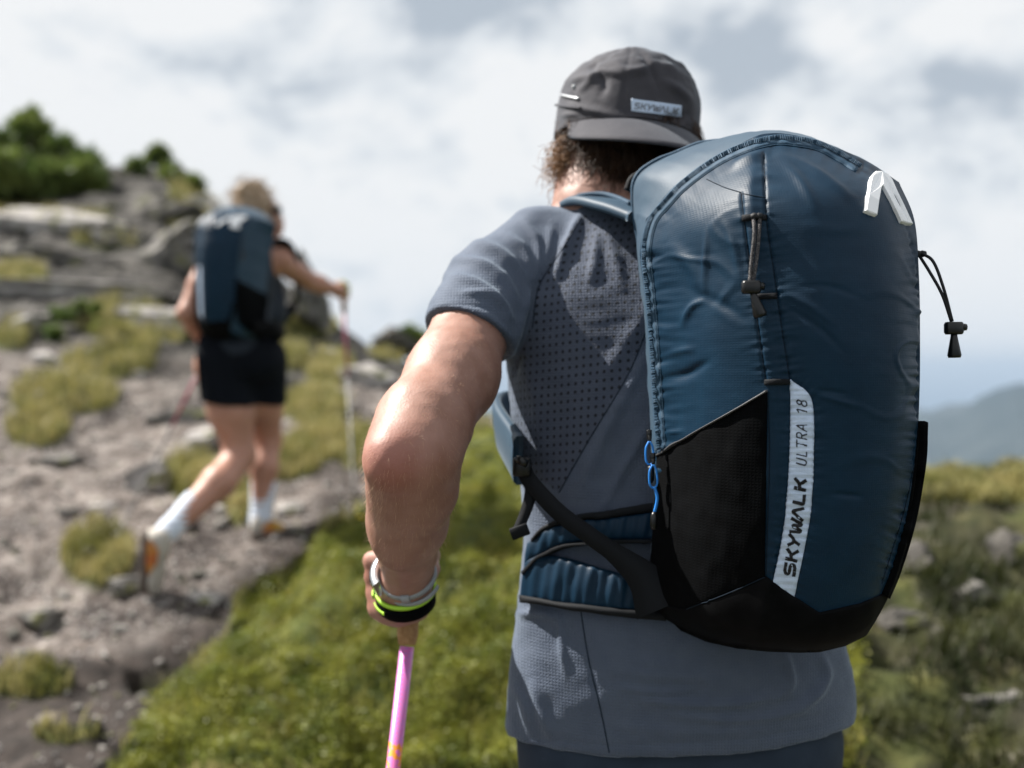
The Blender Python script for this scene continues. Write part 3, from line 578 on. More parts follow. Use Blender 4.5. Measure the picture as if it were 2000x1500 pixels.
def bush(name, cat, lab, px0, py_base, py_top, halfw, d, mat, n_leaf=5000, lobes=9, needle=(.10, .012), cone=True):
    base = P(px0, py_base, d); H = (py_base-py_top)/F*d; Rw = halfw/F*d; root = empty(name, base, lab, cat, 'bushes on the rocky hill'); mb = MB()
    tube(mb, [base+[0, 0, -.1], base+[.02, 0, H*.4], base+[0, .02, H*.93]], [.05*H, .035*H, .01*H], 7)
    for k in range(14):
        a = k*2.4; t = .1+.8*k/14; L_ = Rw*(1-t*.8); tube(mb, [base+[0, 0, H*t*.8], base+[math.cos(a)*L_*.6, math.sin(a)*L_*.6, H*(t*.8+.08)], base+[math.cos(a)*L_, math.sin(a)*L_, H*(t*.8+.16)]], [.02*H, .012*H, .004*H], 5)
    mb.build('trunk', material(name+'_bark', (.06, .045, .035), .9, .2, (.11, .085, .07), 40, .6, 120, .01), root)
    cs = []
    for k in range(lobes*3):
        t = RNG.uniform(.05, 1)**1.1; a = RNG.uniform(0, 6.283); rr = Rw*((1-t)**.75 if cone else math.sqrt(max(1-t*t, .02)))*RNG.uniform(.35, 1.22); cs.append((base+[math.cos(a)*rr, math.sin(a)*rr, H*t*.9], .125*H*RNG.uniform(.35, 1.25)*(1.15-.6*t)))
    cs.append((base+[0, 0, H*.95], .06*H)); w = np.array([c[1]**2 for c in cs]); w /= w.sum(); ci = RNG.choice(len(cs), n_leaf, p=w); dv = RNG.normal(size=(n_leaf, 3)); dv /= np.linalg.norm(dv, axis=1)[:, None]
    rr = RNG.uniform(.2, 1.15, n_leaf)**.5; q = np.array([cs[k][0] for k in ci])+dv*(rr*np.array([cs[k][1] for k in ci]))[:, None]
    s = needle[0]*RNG.uniform(.6, 1.3, n_leaf); u = dv+RNG.normal(0, .5, (n_leaf, 3))+[0, 0, .6]; u /= np.linalg.norm(u, axis=1)[:, None]; sd = np.cross(u, RNG.normal(size=(n_leaf, 3))); sd /= np.linalg.norm(sd, axis=1)[:, None]; wd = needle[1]
    V = np.stack([q-sd*wd*.4, q+sd*wd*.4, q+u*s[:, None]*.5+sd*wd, q+u*s[:, None], q+u*s[:, None]*.5-sd*wd], 1); Fq = [[5*k+j for j in range(5)] for k in range(n_leaf)]
    mk('crown', V.reshape(-1, 3), Fq, mat, root, False)
M_pine = material('pine_needles', (.075, .125, .03), .55, .35, (.19, .23, .06), 3, detail=4, trans=.25)
bush('pine_bush', 'bush', 'tall dark green pine bush on the hilltop at upper left', 60, 415, 225, 165, 12.4, M_pine, 13000, 16, (.17, .02))
bush('juniper_bush', 'bush', 'low green juniper bush with thin tips on the hill crest', 310, 390, 290, 115, 13.2, M_pine, 5500, 8, (.12, .018))
bush('heather_bush', 'bush', 'round dark green shrub between the rock steps', 160, 665, 590, 85, 7.7, M_pine, 5000, 8, (.045, .012), False)
bush('alder_bush', 'bush', 'small dark shrub on the skyline right of the path', 800, 690, 640, 45, 11.5, M_pine, 2500, 6, (.08, .015), False)
bush('moss_bush', 'bush', 'dark mossy shrub under the slanting slab', 215, 450, 405, 40, 11.3, M_leafd, 2000, 6, (.06, .015), False)
M_yel = material('yellow_petals', (.85, .66, .02), .5, .3); M_stem = material('flower_stem', (.07, .11, .02), .6, .3)
fb = on_ground(706, 1040); fr = empty('dandelion', fb, 'single yellow dandelion flower at the edge of the green slope', 'flower'); mb = MB(); hd = P(706, 1012, fb[1]); tube(mb, [fb, (fb+hd)/2+[.003, 0, 0], hd], .0022, 6); mb.build('stem', M_stem, fr)
mb = MB()
for k in range(34):
    a = k*2.4; r = .021*math.sqrt((k+4)/38); e_ = hd+np.array([math.cos(a)*r, math.sin(a)*r*.9-.004, .010-(k/34)*.006]); s_ = np.array([-math.sin(a), math.cos(a), 0])*.003; mb.add([hd-s_*.4, hd+s_*.4, e_+s_, e_-s_], [[0, 1, 2, 3]])
mb.build('petals', M_yel, fr, False)
# ------------------------------------------------------------------ the man
def PA(*q): return np.array([P(*c) for c in q])
man = empty('person', (.2, 1.33, 0), 'man seen from behind in grey blue jersey and backward dark grey cap', 'person', 'hikers')
TORSO = [(.84,.215,1.295,.176,.090,0),(.95,.212,1.295,.172,.100,0),(1.06,.205,1.30,.172,.108,0),(1.18,.198,1.315,.172,.110,0),(1.30,.192,1.335,.182,.118,0),(1.40,.190,1.350,.190,.116,0),(1.47,.186,1.362,.172,.098,0),(1.53,.178,1.372,.105,.075,0),(1.56,.172,1.378,.07,.062,0)]
HC = P(1222, 240, 1.42); HY = math.radians(26)
HR = np.array([[math.cos(HY), -math.sin(HY), 0], [math.sin(HY), math.cos(HY), 0], [0, 0, 1]])   # head frame: x right, y facing
def head_pt(x, y, z): return HC+HR@np.array([x, y, z])
ARM = PA((962,566,1.315),(928,624,1.262),(884,735,1.175),(826,832,1.095),(805,888,1.062),(806,950,1.098),(800,1020,1.155),(796,1080,1.20),(796,1135,1.24))
ARMR = [.046,.0475,.0515,.0490,.0460,.0460,.0405,.0315,.0275]
RARM = np.array([(.425,1.36,1.44),(.47,1.42,1.30),(.49,1.47,1.17),(.47,1.62,1.14),(.44,1.76,1.13)]); RARMR = [.058,.052,.044,.036,.027]
B = Field((-.24, .95, -.02), (.62, 1.98, 1.80), .0042)
B.loft(TORSO, .02, -.006)
neck = [P(1168, 415, 1.385), P(1172, 370, 1.40), head_pt(0, -.01, -.05)]; B.chain(neck, [.064, .056, .058], .03)
B.ell(head_pt(0, 0, -.002), (.076, .096, .092), .02, HR); B.ell(head_pt(0, .035, -.05), (.060, .068, .075), .03, HR); B.ell(head_pt(0, .100, -.035), (.013, .022, .024), .014, HR)
for sx in (-1, 1):
    B.ell(head_pt(sx*.079, -.004, -.030), (.010, .019, .033), .008, HR); B.ell(head_pt(sx*.083, -.014, -.022), (.006, .012, .024), .006, HR)
B.chain(ARM, ARMR, .022); B.ell(P(764, 902, 1.030), (.021, .020, .026), .016); B.cone(P(764, 905, 1.036), P(790, 990, 1.115), .016, .012, .03); B.ell(P(770, 1010, 1.14), (.022, .03, .05), .03)
B.chain(RARM, RARMR, .022)
B.cone(P(1050, 480, 1.36), ARM[0]+[.006, 0, -.008], .042, .046, .03); B.cone((.37, 1.36, 1.45), RARM[0], .055, .056, .04)
# hip, legs, feet
for sx, kn, an in ((-1, (.12, 1.40, .50), (.10, 1.33, .09)), (1, (.31, 1.62, .56), (.31, 1.55, .15))):
    h_ = (.215+sx*.088, 1.30, .84); B.chain(np.array([h_, kn]), [.080, .056], .02); k_ = np.array(kn); a_ = np.array(an); B.chain(np.array([k_, k_*.65+a_*.35+[0, -.02, 0], a_]), [.056, .054, .036], .03); B.cone(a_, a_+[0, .14, -.05], .036, .030, .02)
# left hand round the grip: the fingers are stacked on its outer side
GA = PA((803,1075,1.315),(795,1263,1.295)); WR = ARM[-1]
B.cone(WR, P(786, 1158, 1.262), .028, .030, .02); B.cone(P(782, 1118, 1.262), P(783, 1176, 1.268), .026, .024, .02); B.cone(P(790, 1172, 1.262), P(818, 1190, 1.275), .020, .014, .015)
for k, py in enumerate((1092, 1122, 1152, 1180)):
    q = PA((757, py, 1.262), (729+3*k, py+4, 1.276), (727+4*k, py+6, 1.318), (768, py+6, 1.345), (800, py+4, 1.344)); rr = [.0140, .0130, .0108, .0095, .0080]
    B.chain(q, np.array(rr)*(.9 if k == 3 else 1), .005)
B.ell(P(768, 1190, 1.268), (.026, .020, .020), .015); B.chain(PA((815,1150,1.262),(838,1112,1.285),(843,1085,1.315),(826,1068,1.336)), [.017, .0125, .0105, .0085], .008)
for dx, dz in ((-.03, .0), (-.01, .005), (.012, .004), (.03, -.002)):      # right hand, lightly curled
    s_ = RARM[-1]+[dx*.8, .05, dz]; B.chain(np.array([RARM[-1]+[dx*.5, .02, 0], s_, s_+[dx*.2, .03, -.02], s_+[dx*.1, .02, -.045]]), [.016, .0105, .0095, .008], .005)
B.chain(np.array([RARM[-1]+[-.02, .0, -.005], RARM[-1]+[-.045, .03, -.02], RARM[-1]+[-.04, .055, -.03]]), [.015, .011, .009], .006)
V, Q = B.mesh(3); n_ = normals(V, Q); V = V+n_*(.0006*fbm(V*60, 2))[:, None]
body = mk('body', V, Q, M_skin, man); attr(body, 'flush', np.maximum(.75*np.exp(-(np.linalg.norm(V-P(768, 905, 1.02), axis=1)/.034)**2), .5*np.exp(-(np.linalg.norm(V-P(735, 1140, 1.30), axis=1)/.05)**2))); BODY_T = bvh((V, Q)); BODY = (V, Q, n_)
# --- jersey
Sh = Field((-.20, 1.02, .82), (.62, 1.56, 1.62), .0032)
SH = [(.80,.217,1.300,.226,.122,0),(.90,.216,1.288,.222,.124,0),(1.00,.213,1.287,.208,.125,0),(1.10,.205,1.298,.192,.116,0),(1.20,.197,1.315,.189,.118,0),(1.30,.190,1.335,.196,.126,0),(1.40,.187,1.350,.200,.124,0),(1.47,.184,1.362,.178,.106,0),(1.53,.178,1.374,.112,.082,0),(1.575,.170,1.380,.072,.066,0)]
Sh.loft(SH, .02, 0)
def sleeve(pts, rs, p, n):
    f = Field((-.20, 1.02, .82), (.62, 1.56, 1.62), .0032); f.chain(pts, rs, .03); f.cut(p, n)
    h = np.clip(.5+.5*(Sh.D-f.D)/.03, 0, 1); Sh.D = Sh.D*(1-h)+f.D*h-.03*h*(1-h)
sleeve(np.array([P(1050, 478, 1.358), ARM[0], ARM[1], ARM[2]]), [.053, .0585, .0540, .0565], P(920, 652, 1.235), (-.34, -.42, -.84))
sleeve(np.array([(.36, 1.36, 1.44), RARM[0], RARM[1], RARM[2]]), [.05, .060, .056, .05], RARM[1]+[0, 0, -.03], RARM[2]-RARM[0])
Sh.cut((.2, 1.2, .862), (.05, 0, -1)); Sh.cut((.17, 1.38, 1.555), (0, -.25, 1))
V, Q = Sh.mesh(4); nn = normals(V, Q); px, py = PIX(V); front = nn[:, 1] < .25
fold = np.zeros(len(V))
CREASE = [ # picture polyline, width, height
 ([(880,505),(935,512),(985,545),(1012,600)],9,.0042),([(872,538),(925,548),(970,580),(1000,630)],8,.0036),([(915,470),(975,490),(1018,540),(1030,610)],10,.0045),([(895,572),(950,575),(985,600)],7,.003),
 ([(985,455),(1025,490),(1040,560)],9,.0038),([(1025,430),(1050,480),(1045,560)],9,.004),([(1140,415),(1110,480),(1083,552)],10,.0065),([(1078,440),(1068,500),(1058,540)],9,.003),([(1180,440),(1200,500),(1215,560)],12,.003),
 ([(1168,450),(1160,520),(1150,560)],10,.003),([(1003,690),(1015,640),(1035,560)],9,.005),([(1040,560),(1020,660),(1003,745)],8,-.004),([(1260,700),(1190,830),(1130,960)],13,.004),([(1275,820),(1210,930),(1170,1010)],10,.0035),
 ([(1020,700),(1050,800),(1060,900)],16,.003),([(1300,560),(1230,660),(1160,760)],16,.0025),([(1010,1200),(1060,1198),(1090,1210)],8,.0045),([(1090,1195),(1095,1250),(1105,1320)],8,.003),([(1130,1195),(1150,1290),(1180,1420)],5,-.0012),
 ([(1040,1320),(1060,1390),(1075,1440)],12,.004),([(1200,1310),(1330,1320),(1420,1330)],12,.0022),([(1240,1365),(1400,1375),(1560,1355)],8,.0034),([(1300,1395),(1450,1405),(1600,1385)],7,.0028),([(1200,1340),(1280,1350),(1360,1345)],6,.0026),([(1220,1420),(1380,1430),(1500,1420)],9,.0012),([(1530,1270),(1545,1330),(1530,1350)],9,.005),([(1600,1270),(1615,1320),(1580,1370),(1530,1390)],10,.005),([(1650,1270),(1670,1340),(1690,1420)],12,.003),
 ([(1010,1340),(1030,1380),(1035,1420)],10,.003),([(1240,1290),(1350,1300)],9,.0018),([(850,604),(905,594),(960,608),(1000,655)],3,-.0010),([(990,1440),(1150,1452),(1350,1452),(1550,1430),(1700,1395)],3,-.0011)]
for pl, w, a in CREASE:
    d, arc, sd, tot = poly_dist(px, py, resample(pl, 14)[:, :2].tolist()); fold += a*np.exp(-(d/w)**2)*np.sin(np.clip(arc/tot, .02, .98)*math.pi)**.5
base_noise = .0030*fbm(V*np.array([9, 9, 7])+3, 3)+.0010*perlin(V*np.array([30, 30, 60]))
V = V+nn*(np.where(front, fold, 0)*1.5+base_noise)[:, None]; V = relax(V, Q, 2)
shirt = mk('jersey', V, Q, M_shirt, man); px, py = PIX(V)
ZONE = [(1052,545),(1135,420),(1300,420),(1300,575),(1225,735),(1092,962),(1010,905),(985,760),(1035,640)]
attr(shirt, 'mesh_zone', (in_poly(px, py, ZONE) & front)*1.0); SHIRT_T = bvh((V, Q)); OFF[shirt.name] = OFF[man.name]
for pl in ([(1265,640),(1225,735),(1150,860),(1092,962)], [(1135,1195),(1150,1290),(1172,1380),(1190,1470)], [(1135,425),(1090,500),(1052,560),(1040,640)]):
    ml = MB(); tube(ml, line_on(SHIRT_T, pl, 60, .0003), .0007, 5); ml.build('seam', M_seam, shirt)
# --- shorts
So = Field((-.06, 1.05, .42), (.50, 1.85, .93), .006); So.loft([(.80,.217,1.290,.196,.106,0),(.86,.217,1.290,.196,.106,0),(.93,.215,1.290,.180,.100,0)], .02)
for sx, kn in ((-1, (.12, 1.40, .50)), (1, (.31, 1.62, .56))): So.chain(np.array([(.215+sx*.095, 1.297, .84), kn]), [.100, .086], .04)
So.cut_box((-.1, 1, .4), (.215, 1.9, .66), (.12, 1.40, .58), (-.1, .1, -1)); So.cut_box((.215, 1, .4), (.6, 2, .70), (.31, 1.6, .62), (.1, .3, -1))
V, Q = So.mesh(4); V = V+normals(V, Q)*(.004*fbm(V*8, 3))[:, None]; mk('shorts', V, Q, M_shorts, man)
def shoe(parent, heel, toe, up, mats, w=.045, name='shoe'):
    heel, toe, up = (np.asarray(q, float) for q in (heel, toe, up)); d = toe-heel; L_ = np.linalg.norm(d); d /= L_; up = up-d*np.dot(up, d); up /= np.linalg.norm(up); sd = np.cross(d, up)
    R_ = np.stack([d, sd, up], 1); ts = np.linspace(0, 1, 15); a = np.linspace(0, 2*math.pi, 17)[:-1]
    def body_(hs, base, k): 
        V = []
        for t in ts:
            wd = w*k*(np.interp(t, [0, .08, .3, .5, .75, .92, 1], [.25, .62, .70, .68, .95, .66, .15])); hh = hs*np.interp(t, [0, .08, .3, .5, .75, 1], [.72, 1, .95, .70, .48, .25])
            V.append(np.stack([np.full(16, (t*1.0)*L_), wd*np.cos(a), base+hh*(.5+.5*np.sin(a))], 1))
        V = np.concatenate(V); Fc = [[i*16+j, i*16+(j+1) % 16, (i+1)*16+(j+1) % 16, (i+1)*16+j] for i in range(14) for j in range(16)]+[list(range(16))[::-1], [14*16+j for j in range(16)]]; return V@R_.T+heel, Fc
    v, f = body_(.085, .022, 1); o = mk(name, v, f, mats[0], parent); v, f = body_(.030, 0, 1.08); mk('sole', v, f, mats[1], o)
    if len(mats) > 2:
        for s_ in (-1, 1):
            g = np.array([(t*L_, s_*w*kk, zz) for t, kk, zz in ((.10, .64, .05), (.25, .74, .085), (.45, .70, .075), (.62, .90, .045), (.45, .82, .035), (.22, .76, .04))])@R_.T+heel
            mb = MB(); mb.add(np.concatenate([g, g+sd*s_*.004]), [[6, 7, 8, 9, 10, 11]]+[[i, (i+1) % 6, 6+(i+1) % 6, 6+i] for i in range(6)]); mb.build('side_stripe', mats[2], o, False)
    return o
for an in ((.10, 1.33, .09), (.31, 1.55, .15)): shoe(man, np.array(an)+[0, -.07, -.088], np.array(an)+[0, .20, -.088], (0, 0, 1), (M_base, M_sole))
# --- cap, worn back to front: the brim points at the viewer's right
CC = P(1219, 276, 1.415); TILT = math.radians(7); ct, st = math.cos(TILT), math.sin(TILT); RT = np.array([[ct, 0, st], [0, 1, 0], [-st, 0, ct]])
def cap_pt(phi, rho, z, rx=.0955, ry=.115): # phi 0 = the wearer's right, 270 = the brim
    v = np.stack([np.cos(phi)*rx*rho, np.sin(phi)*ry*rho, z+0*phi], -1); return (v@HR.T)@RT.T+CC
HCAP = .1225; nu, nv = 220, 90; ph = np.linspace(0, 2*math.pi, nu+1)[:-1]; tt = np.linspace(0, 1, nv)
PR = crm(np.array([(0, 1.0), (.15, 1.005), (.32, 1.0), (.47, .985), (.60, .945), (.73, .855), (.85, .70), (.94, .47), (1.0, .22), (1.01, 0)]), 12); s_ = np.r_[0, np.cumsum(np.hypot(np.diff(PR[:, 0])*.115, np.diff(PR[:, 1])*.1))]; s_ /= s_[-1]
zz, rr = np.interp(tt, s_, PR[:, 0]), np.interp(tt, s_, PR[:, 1])
V = np.concatenate([cap_pt(ph, np.full(nu, r), np.full(nu, z*HCAP)) for z, r in zip(zz, rr)])
i = np.arange(nv-1)[:, None]*nu; j = np.arange(nu)[None]; Q = np.stack([i+j, i+(j+1) % nu, i+nu+(j+1) % nu, i+nu+j], -1).reshape(-1, 4)
nn = normals(V, Q); px, py = PIX(V); hgt = np.repeat(zz, nu); up_ = smoothstep(.35, .7, hgt)
dsp = .0032*fbm(V*15, 4)*(.4+up_)+.0017*perlin(V*np.array([30, 30, 75]))*(.3+up_)
for pl, w, a in (([(1105,160),(1150,150),(1180,140),(1230,150)],8,.003),([(1150,120),(1180,160),(1175,185)],8,-.003),([(1250,105),(1280,150),(1290,190)],5,-.0025),([(1200,130),(1240,140),(1270,130)],8,.0025),([(1100,205),(1130,210),(1180,225)],7,.0022),([(1095,225),(1130,224)],5,.002),([(1340,225),(1310,232),(1290,250)],10,-.005),([(1350,200),(1330,180),(1300,160)],9,.003),([(1120,180),(1160,215),(1230,232)],9,.0016),([(1170,118),(1160,150),(1130,180)],7,.002)):
    d, arc, sd, tot = poly_dist(px, py, resample(pl, 12)[:, :2].tolist()); dsp += a*np.exp(-(d/w)**2)*np.sin(np.clip(arc/tot, .03, .97)*math.pi)**.5*1.6*(nn[:, 1] < .2)
for q in (50, 130, 230, 310):   # crown panel seams
    dsp -= .0012*np.exp(-((np.tile(ph, nv)-math.radians(q))/.018)**2)*smoothstep(.0, .2, hgt)
V = V+nn*dsp[:, None]; cap = mk('cap', V, Q, M_cap, man); CAP_T = bvh((V, Q)); OFF[cap.name] = OFF[man.name]
m_ = 61; V = []; pb = np.radians(np.linspace(259-78, 259+78, m_)); base_in = cap_pt(pb, np.full(m_, .99), np.full(m_, .004)); g0 = cap_pt(np.array([math.radians(259)]), np.array([1.]), np.array([0.]))[0]-cap_pt(np.array([math.radians(259)]), np.array([0.]), np.array([0.]))[0]; g0 /= np.linalg.norm(g0)
rows = 9
for r in range(rows):
    t = r/(rows-1); k = np.abs(np.cos((pb-math.radians(259))/math.radians(78)*math.pi/2))**.55; out = (base_in-CC); out /= np.linalg.norm(out, axis=1)[:, None]; dr = out*.45+g0*.55; V.append(base_in+dr*(.054*t*k)[:, None]+np.array([0, 0, -1])*(.043*t**1.15*k**1.0+.012*t*(1-np.cos((pb-math.radians(259))*1.1)))[:, None])
V = np.stack(V); lo = V+np.array([0, .0006, -.0036]); VV = np.concatenate([V.reshape(-1, 3), lo.reshape(-1, 3)]); nq = rows*m_
Fc = [list(q) for q in grid_faces(rows, m_)]+[[nq+i for i in q[::-1]] for q in grid_faces(rows, m_)]; e0 = (rows-1)*m_
Fc += [[e0+i, e0+i+1, nq+e0+i+1, nq+e0+i] for i in range(m_-1)]+[[r*m_, (r+1)*m_, nq+(r+1)*m_, nq+r*m_] for r in range(rows-1)]+[[r*m_+m_-1, (r+1)*m_+m_-1, nq+(r+1)*m_+m_-1, nq+r*m_+m_-1] for r in range(rows-1)]
mk('brim', VV, Fc, M_cap, cap)
ml = MB(); tube(ml, base_in+g0*.002+[0, 0, .001], .0009, 5); ml.build('stitching', material('cap_thread', (.035, .034, .04), .8, .2), cap)
lab = overlay('cap_label', CAP_T, [(1233,193),(1330,206)], [(1233,217),(1330,229)], 40, 10, .0012, .002, M_refl, cap, smooth=False)
bk_ = MB(); q = line_on(CAP_T, [(1098,186),(1112,189),(1131,193)], 14, .0015); tube(bk_, q, .0017, 8); bk_.build('buckle', M_silver, cap)
ey = MB(); c0 = line_on(CAP_T, [(1122,168),(1123,172)], 3, .0006); lathe(ey, c0[1]+[0, .001, 0], c0[1]+[0, -.0015, 0], [(0, .0035), (.6, .0035), (1, .0015)], 12); ey.build('eyelet', M_greyband, cap)
st_ = MB(); tube(st_, line_on(CAP_T, [(1085,205),(1100,207),(1135,211)], 16, .0008), .0016, 6); st_.build('strap', M_cap, cap)
# --- hair under the cap
hm = Field(HC-[.16, .16, .2], HC+[.16, .16, .12], .005); hm.ell(head_pt(0, -.018, -.012), (.081, .092, .082), .02, HR); hm.ell(head_pt(0, -.045, -.075), (.066, .052, .060), .03, HR)
for s in (-1, 1): hm.ell(head_pt(s*.070, .0, -.005), (.016, .032, .028), .015, HR); hm.ell(head_pt(s*.066, -.035, -.045), (.022, .028, .045), .02, HR)
V, Q = hm.mesh(3); V = V+normals(V, Q)*(.005*fbm(V*30, 3))[:, None]; hair = mk('hair', V, Q, M_hair, man); hn = normals(V, Q); OFF[hair.name] = OFF[man.name]
px, py = PIX(V); sel = np.where((V[:, 2] < HC[2]+.005) & (hn[:, 1] < .45))[0]; cu = bpy.data.curves.new('hair_strands', 'CURVE'); cu.dimensions = '3D'; cu.bevel_depth = .00050; cu.bevel_resolution = 0; cu.materials.append(M_hair)
def strand(p, d, L_, curl, n=9):
    d = d/np.linalg.norm(d); a = np.cross(d, RNG.normal(size=3)); a /= np.linalg.norm(a); b = np.cross(d, a); f0 = RNG.uniform(0, 6.28); fr = RNG.uniform(.8, 1.6)*6.28; s = cu.splines.new('POLY'); s.points.add(n-1)
    for i in range(n):
        t = i/(n-1); q = p+d*L_*t+np.array([0, 0, -1])*L_*.35*t*t+(a*math.cos(f0+fr*t)+b*math.sin(f0+fr*t))*curl*t**.7; s.points[i].co = (*(q-OFF[man.name]), 1); s.points[i].radius = 1.1-.7*t
for k in RNG.choice(sel, 3200):
    near_ear = px[k] < 1135; strand(V[k]-hn[k]*.002, hn[k]*.5+np.array([0, -.05, -1.0])*(.6 if near_ear else 1), RNG.uniform(.018, .042), .009 if near_ear else .004)
M_curl = material('sunlit_curls', (.16, .075, .028), .45, .5, (.30, .16, .07), 90)  # sun glow by the ear painted as a lighter hair colour
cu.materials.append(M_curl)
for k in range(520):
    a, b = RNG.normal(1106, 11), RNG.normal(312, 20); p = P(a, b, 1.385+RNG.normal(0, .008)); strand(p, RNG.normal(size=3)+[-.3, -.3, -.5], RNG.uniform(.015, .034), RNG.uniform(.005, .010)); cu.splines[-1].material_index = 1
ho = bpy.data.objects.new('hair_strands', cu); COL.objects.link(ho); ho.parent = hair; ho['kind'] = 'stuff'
# fine hairs on the arm
V, Q, n_ = BODY; px, py = PIX(V); sel = np.where((py > 640) & (py < 1105) & (px < 990) & (V[:, 1] < 1.27) & (V[:, 0] < 0.0) & (n_[:, 1] < .5))[0]; cf = bpy.data.curves.new('arm_hair', 'CURVE'); cf.dimensions = '3D'; cf.bevel_depth = .00007; cf.bevel_resolution = 0; cf.materials.append(M_fuzz)
ax = ARM[-1]-ARM[3]
for k in RNG.choice(sel, 1700):
    L_ = RNG.uniform(.004, .008)*(1.2 if py[k] > 850 else .7); d = n_[k]*.8+np.array([-.15, 0, -.75])+RNG.normal(0, .3, 3); d /= np.linalg.norm(d); s = cf.splines.new('POLY'); s.points.add(2)
    for i, t in enumerate((0, .5, 1)): q = V[k]+d*L_*t+np.array([0, 0, -.3])*L_*t*t-OFF[man.name]; s.points[i].co = (*q, 1); s.points[i].radius = 1-.8*t
fo = bpy.data.objects.new('arm_hair', cf); COL.objects.link(fo); fo.parent = body; fo['kind'] = 'stuff'
# --- watch and pole
def wrist_ring(mb, c, ax, rx, ry, band, thick, a0=0, a1=360, n=56, roll=0):
    """a flat band round the wrist: axis ax, half widths rx (sideways) and ry"""
    ax = np.asarray(ax, float)/np.linalg.norm(ax); sx = np.array([1, 0, 0])-ax*ax[0]; sx /= np.linalg.norm(sx); sy = np.cross(ax, sx); full = a1-a0 >= 360; m = n if full else n+1; an = np.radians(np.linspace(a0, a1, n+1))[:m]; V = []
    for t in an:
        r = sx*math.cos(t)+sy*math.sin(t); q = c+sx*rx*math.cos(t)+sy*ry*math.sin(t)
        V += [q-ax*band/2, q+r*thick-ax*band/2*.8, q+r*thick+ax*band/2*.8, q+ax*band/2]
    Fc = [[i*4+j, ((i+1) % m)*4+j, ((i+1) % m)*4+(j+1) % 4, i*4+(j+1) % 4] for i in range(m if full else m-1) for j in range(4)]
    if not full: Fc += [[3, 2, 1, 0], [m*4-4, m*4-3, m*4-2, m*4-1]]
    mb.add(np.array(V), Fc)
fa = ARM[-1]-ARM[-3]; fa /= np.linalg.norm(fa); wc = P(796, 1122, 1.235)
wax = np.array([.12, .62, -.62]); wax /= np.linalg.norm(wax)
watch = empty('wrist_watch', wc, "wristwatch with a pale case and grey strap on the man's left wrist", 'watch')
mb = MB(); wrist_ring(mb, wc, wax, .0345, .0335, .009, .0022, 0, 360); mb.build('strap', M_greyband, watch)
mb = MB(); wrist_ring(mb, wc+wax*.012+[.002, 0, 0], wax, .036, .035, .007, .002, 20, 160); mb.build('strap', M_greyband, watch)
mb = MB(); wrist_ring(mb, wc, wax, .0352, .0342, .0135, .0040, 82, 98, 6); mb.build('keeper', M_greyband, watch)
mb = MB(); wrist_ring(mb, wc+[-.001, 0, 0], wax, .0350, .0335, .030, .0085, 150, 212, 14); mb.build('case', M_silver, watch)
mb = MB(); wrist_ring(mb, wc+[-.0012, 0, 0], wax, .0438, .0425, .024, .0012, 154, 208, 14); mb.build('glass', material('watch_glass', (.01, .012, .014), .15, .6), watch)
mb = MB(); lathe(mb, P(730, 1137, 1.236), P(724, 1139, 1.236), [(0, .0045), (.3, .0048), (.8, .0048), (1, .003)], 10); mb.build('crown_button', M_silver, watch)
pole = empty('trekking_pole', P(795, 1263, 1.295), "pink trekking pole with cork grip in the man's left hand", 'trekking pole', 'trekking poles')
ptop, pgr = P(803, 1080, 1.318), P(795, 1263, 1.295); pend = P(768, 1500, 1.262); pd = pend-pgr; pd /= np.linalg.norm(pd); tip = pgr+pd*((pgr[2]-.03)/-pd[2])
mb = MB(); lathe(mb, ptop, pgr+(ptop-pgr)*.02, [(0, .008), (.04, .0155), (.12, .0165), (.3, .0145), (.5, .0150), (.7, .0135), (.88, .0140), (1, .0112)], 20); mb.build('grip', M_cork, pole)
def pole_paint():
    m = material('pink_pole_paint', (.72, .16, .42), .32, .5); t = m.node_tree; b = t.nodes['Principled BSDF']; K = t.links.new; tcn = N('ShaderNodeTexCoord', t); sx = N('ShaderNodeSeparateXYZ', t); K(tcn.outputs['Object'], sx.inputs[0])
    br = N('ShaderNodeTexBrick', t); br.inputs['Scale'].default_value = 190; br.inputs['Color1'].default_value = (.74, .17, .44, 1); br.inputs['Color2'].default_value = (.70, .15, .42, 1); br.inputs['Mortar'].default_value = (.52, .20, .55, 1); br.inputs['Mortar Size'].default_value = .05; K(tcn.outputs['Object'], br.inputs[0])
    nz = N('ShaderNodeTexNoise', t); nz.inputs['Scale'].default_value = 120; K(tcn.outputs['Object'], nz.inputs[0]); ad = N('ShaderNodeMath', t, operation='MULTIPLY_ADD'); K(nz.outputs[0], ad.inputs[0]); ad.inputs[1].default_value = .05; K(sx.outputs[2], ad.inputs[2])
    lt = N('ShaderNodeMath', t, operation='LESS_THAN'); K(ad.outputs[0], lt.inputs[0]); lt.inputs[1].default_value = -.088; mxn = N('ShaderNodeMix', t, data_type='RGBA'); K(lt.outputs[0], mxn.inputs[0]); K(br.outputs[0], mxn.inputs[6])
    br2 = N('ShaderNodeTexVoronoi', t); br2.inputs['Scale'].default_value = 150; K(tcn.outputs['Object'], br2.inputs[0]); rp = N('ShaderNodeValToRGB', t); rp.color_ramp.interpolation = 'CONSTANT'; rp.color_ramp.elements[0].color = (.85, .28, .03, 1); rp.color_ramp.elements[1].color = (.74, .17, .44, 1); rp.color_ramp.elements[1].position = .5; sp = N('ShaderNodeSeparateColor', t); K(br2.outputs['Color'], sp.inputs[0]); K(sp.outputs[0], rp.inputs[0]); K(rp.outputs[0], mxn.inputs[7]); K(mxn.outputs[2], b.inputs['Base Color']); return m
mb = MB(); lathe(mb, pgr, pgr+(tip-pgr)*.93, [(0, .0092), (.45, .0088), (.46, .0078), (1, .0070)], 18); mb.build('shaft', pole_paint(), pole)
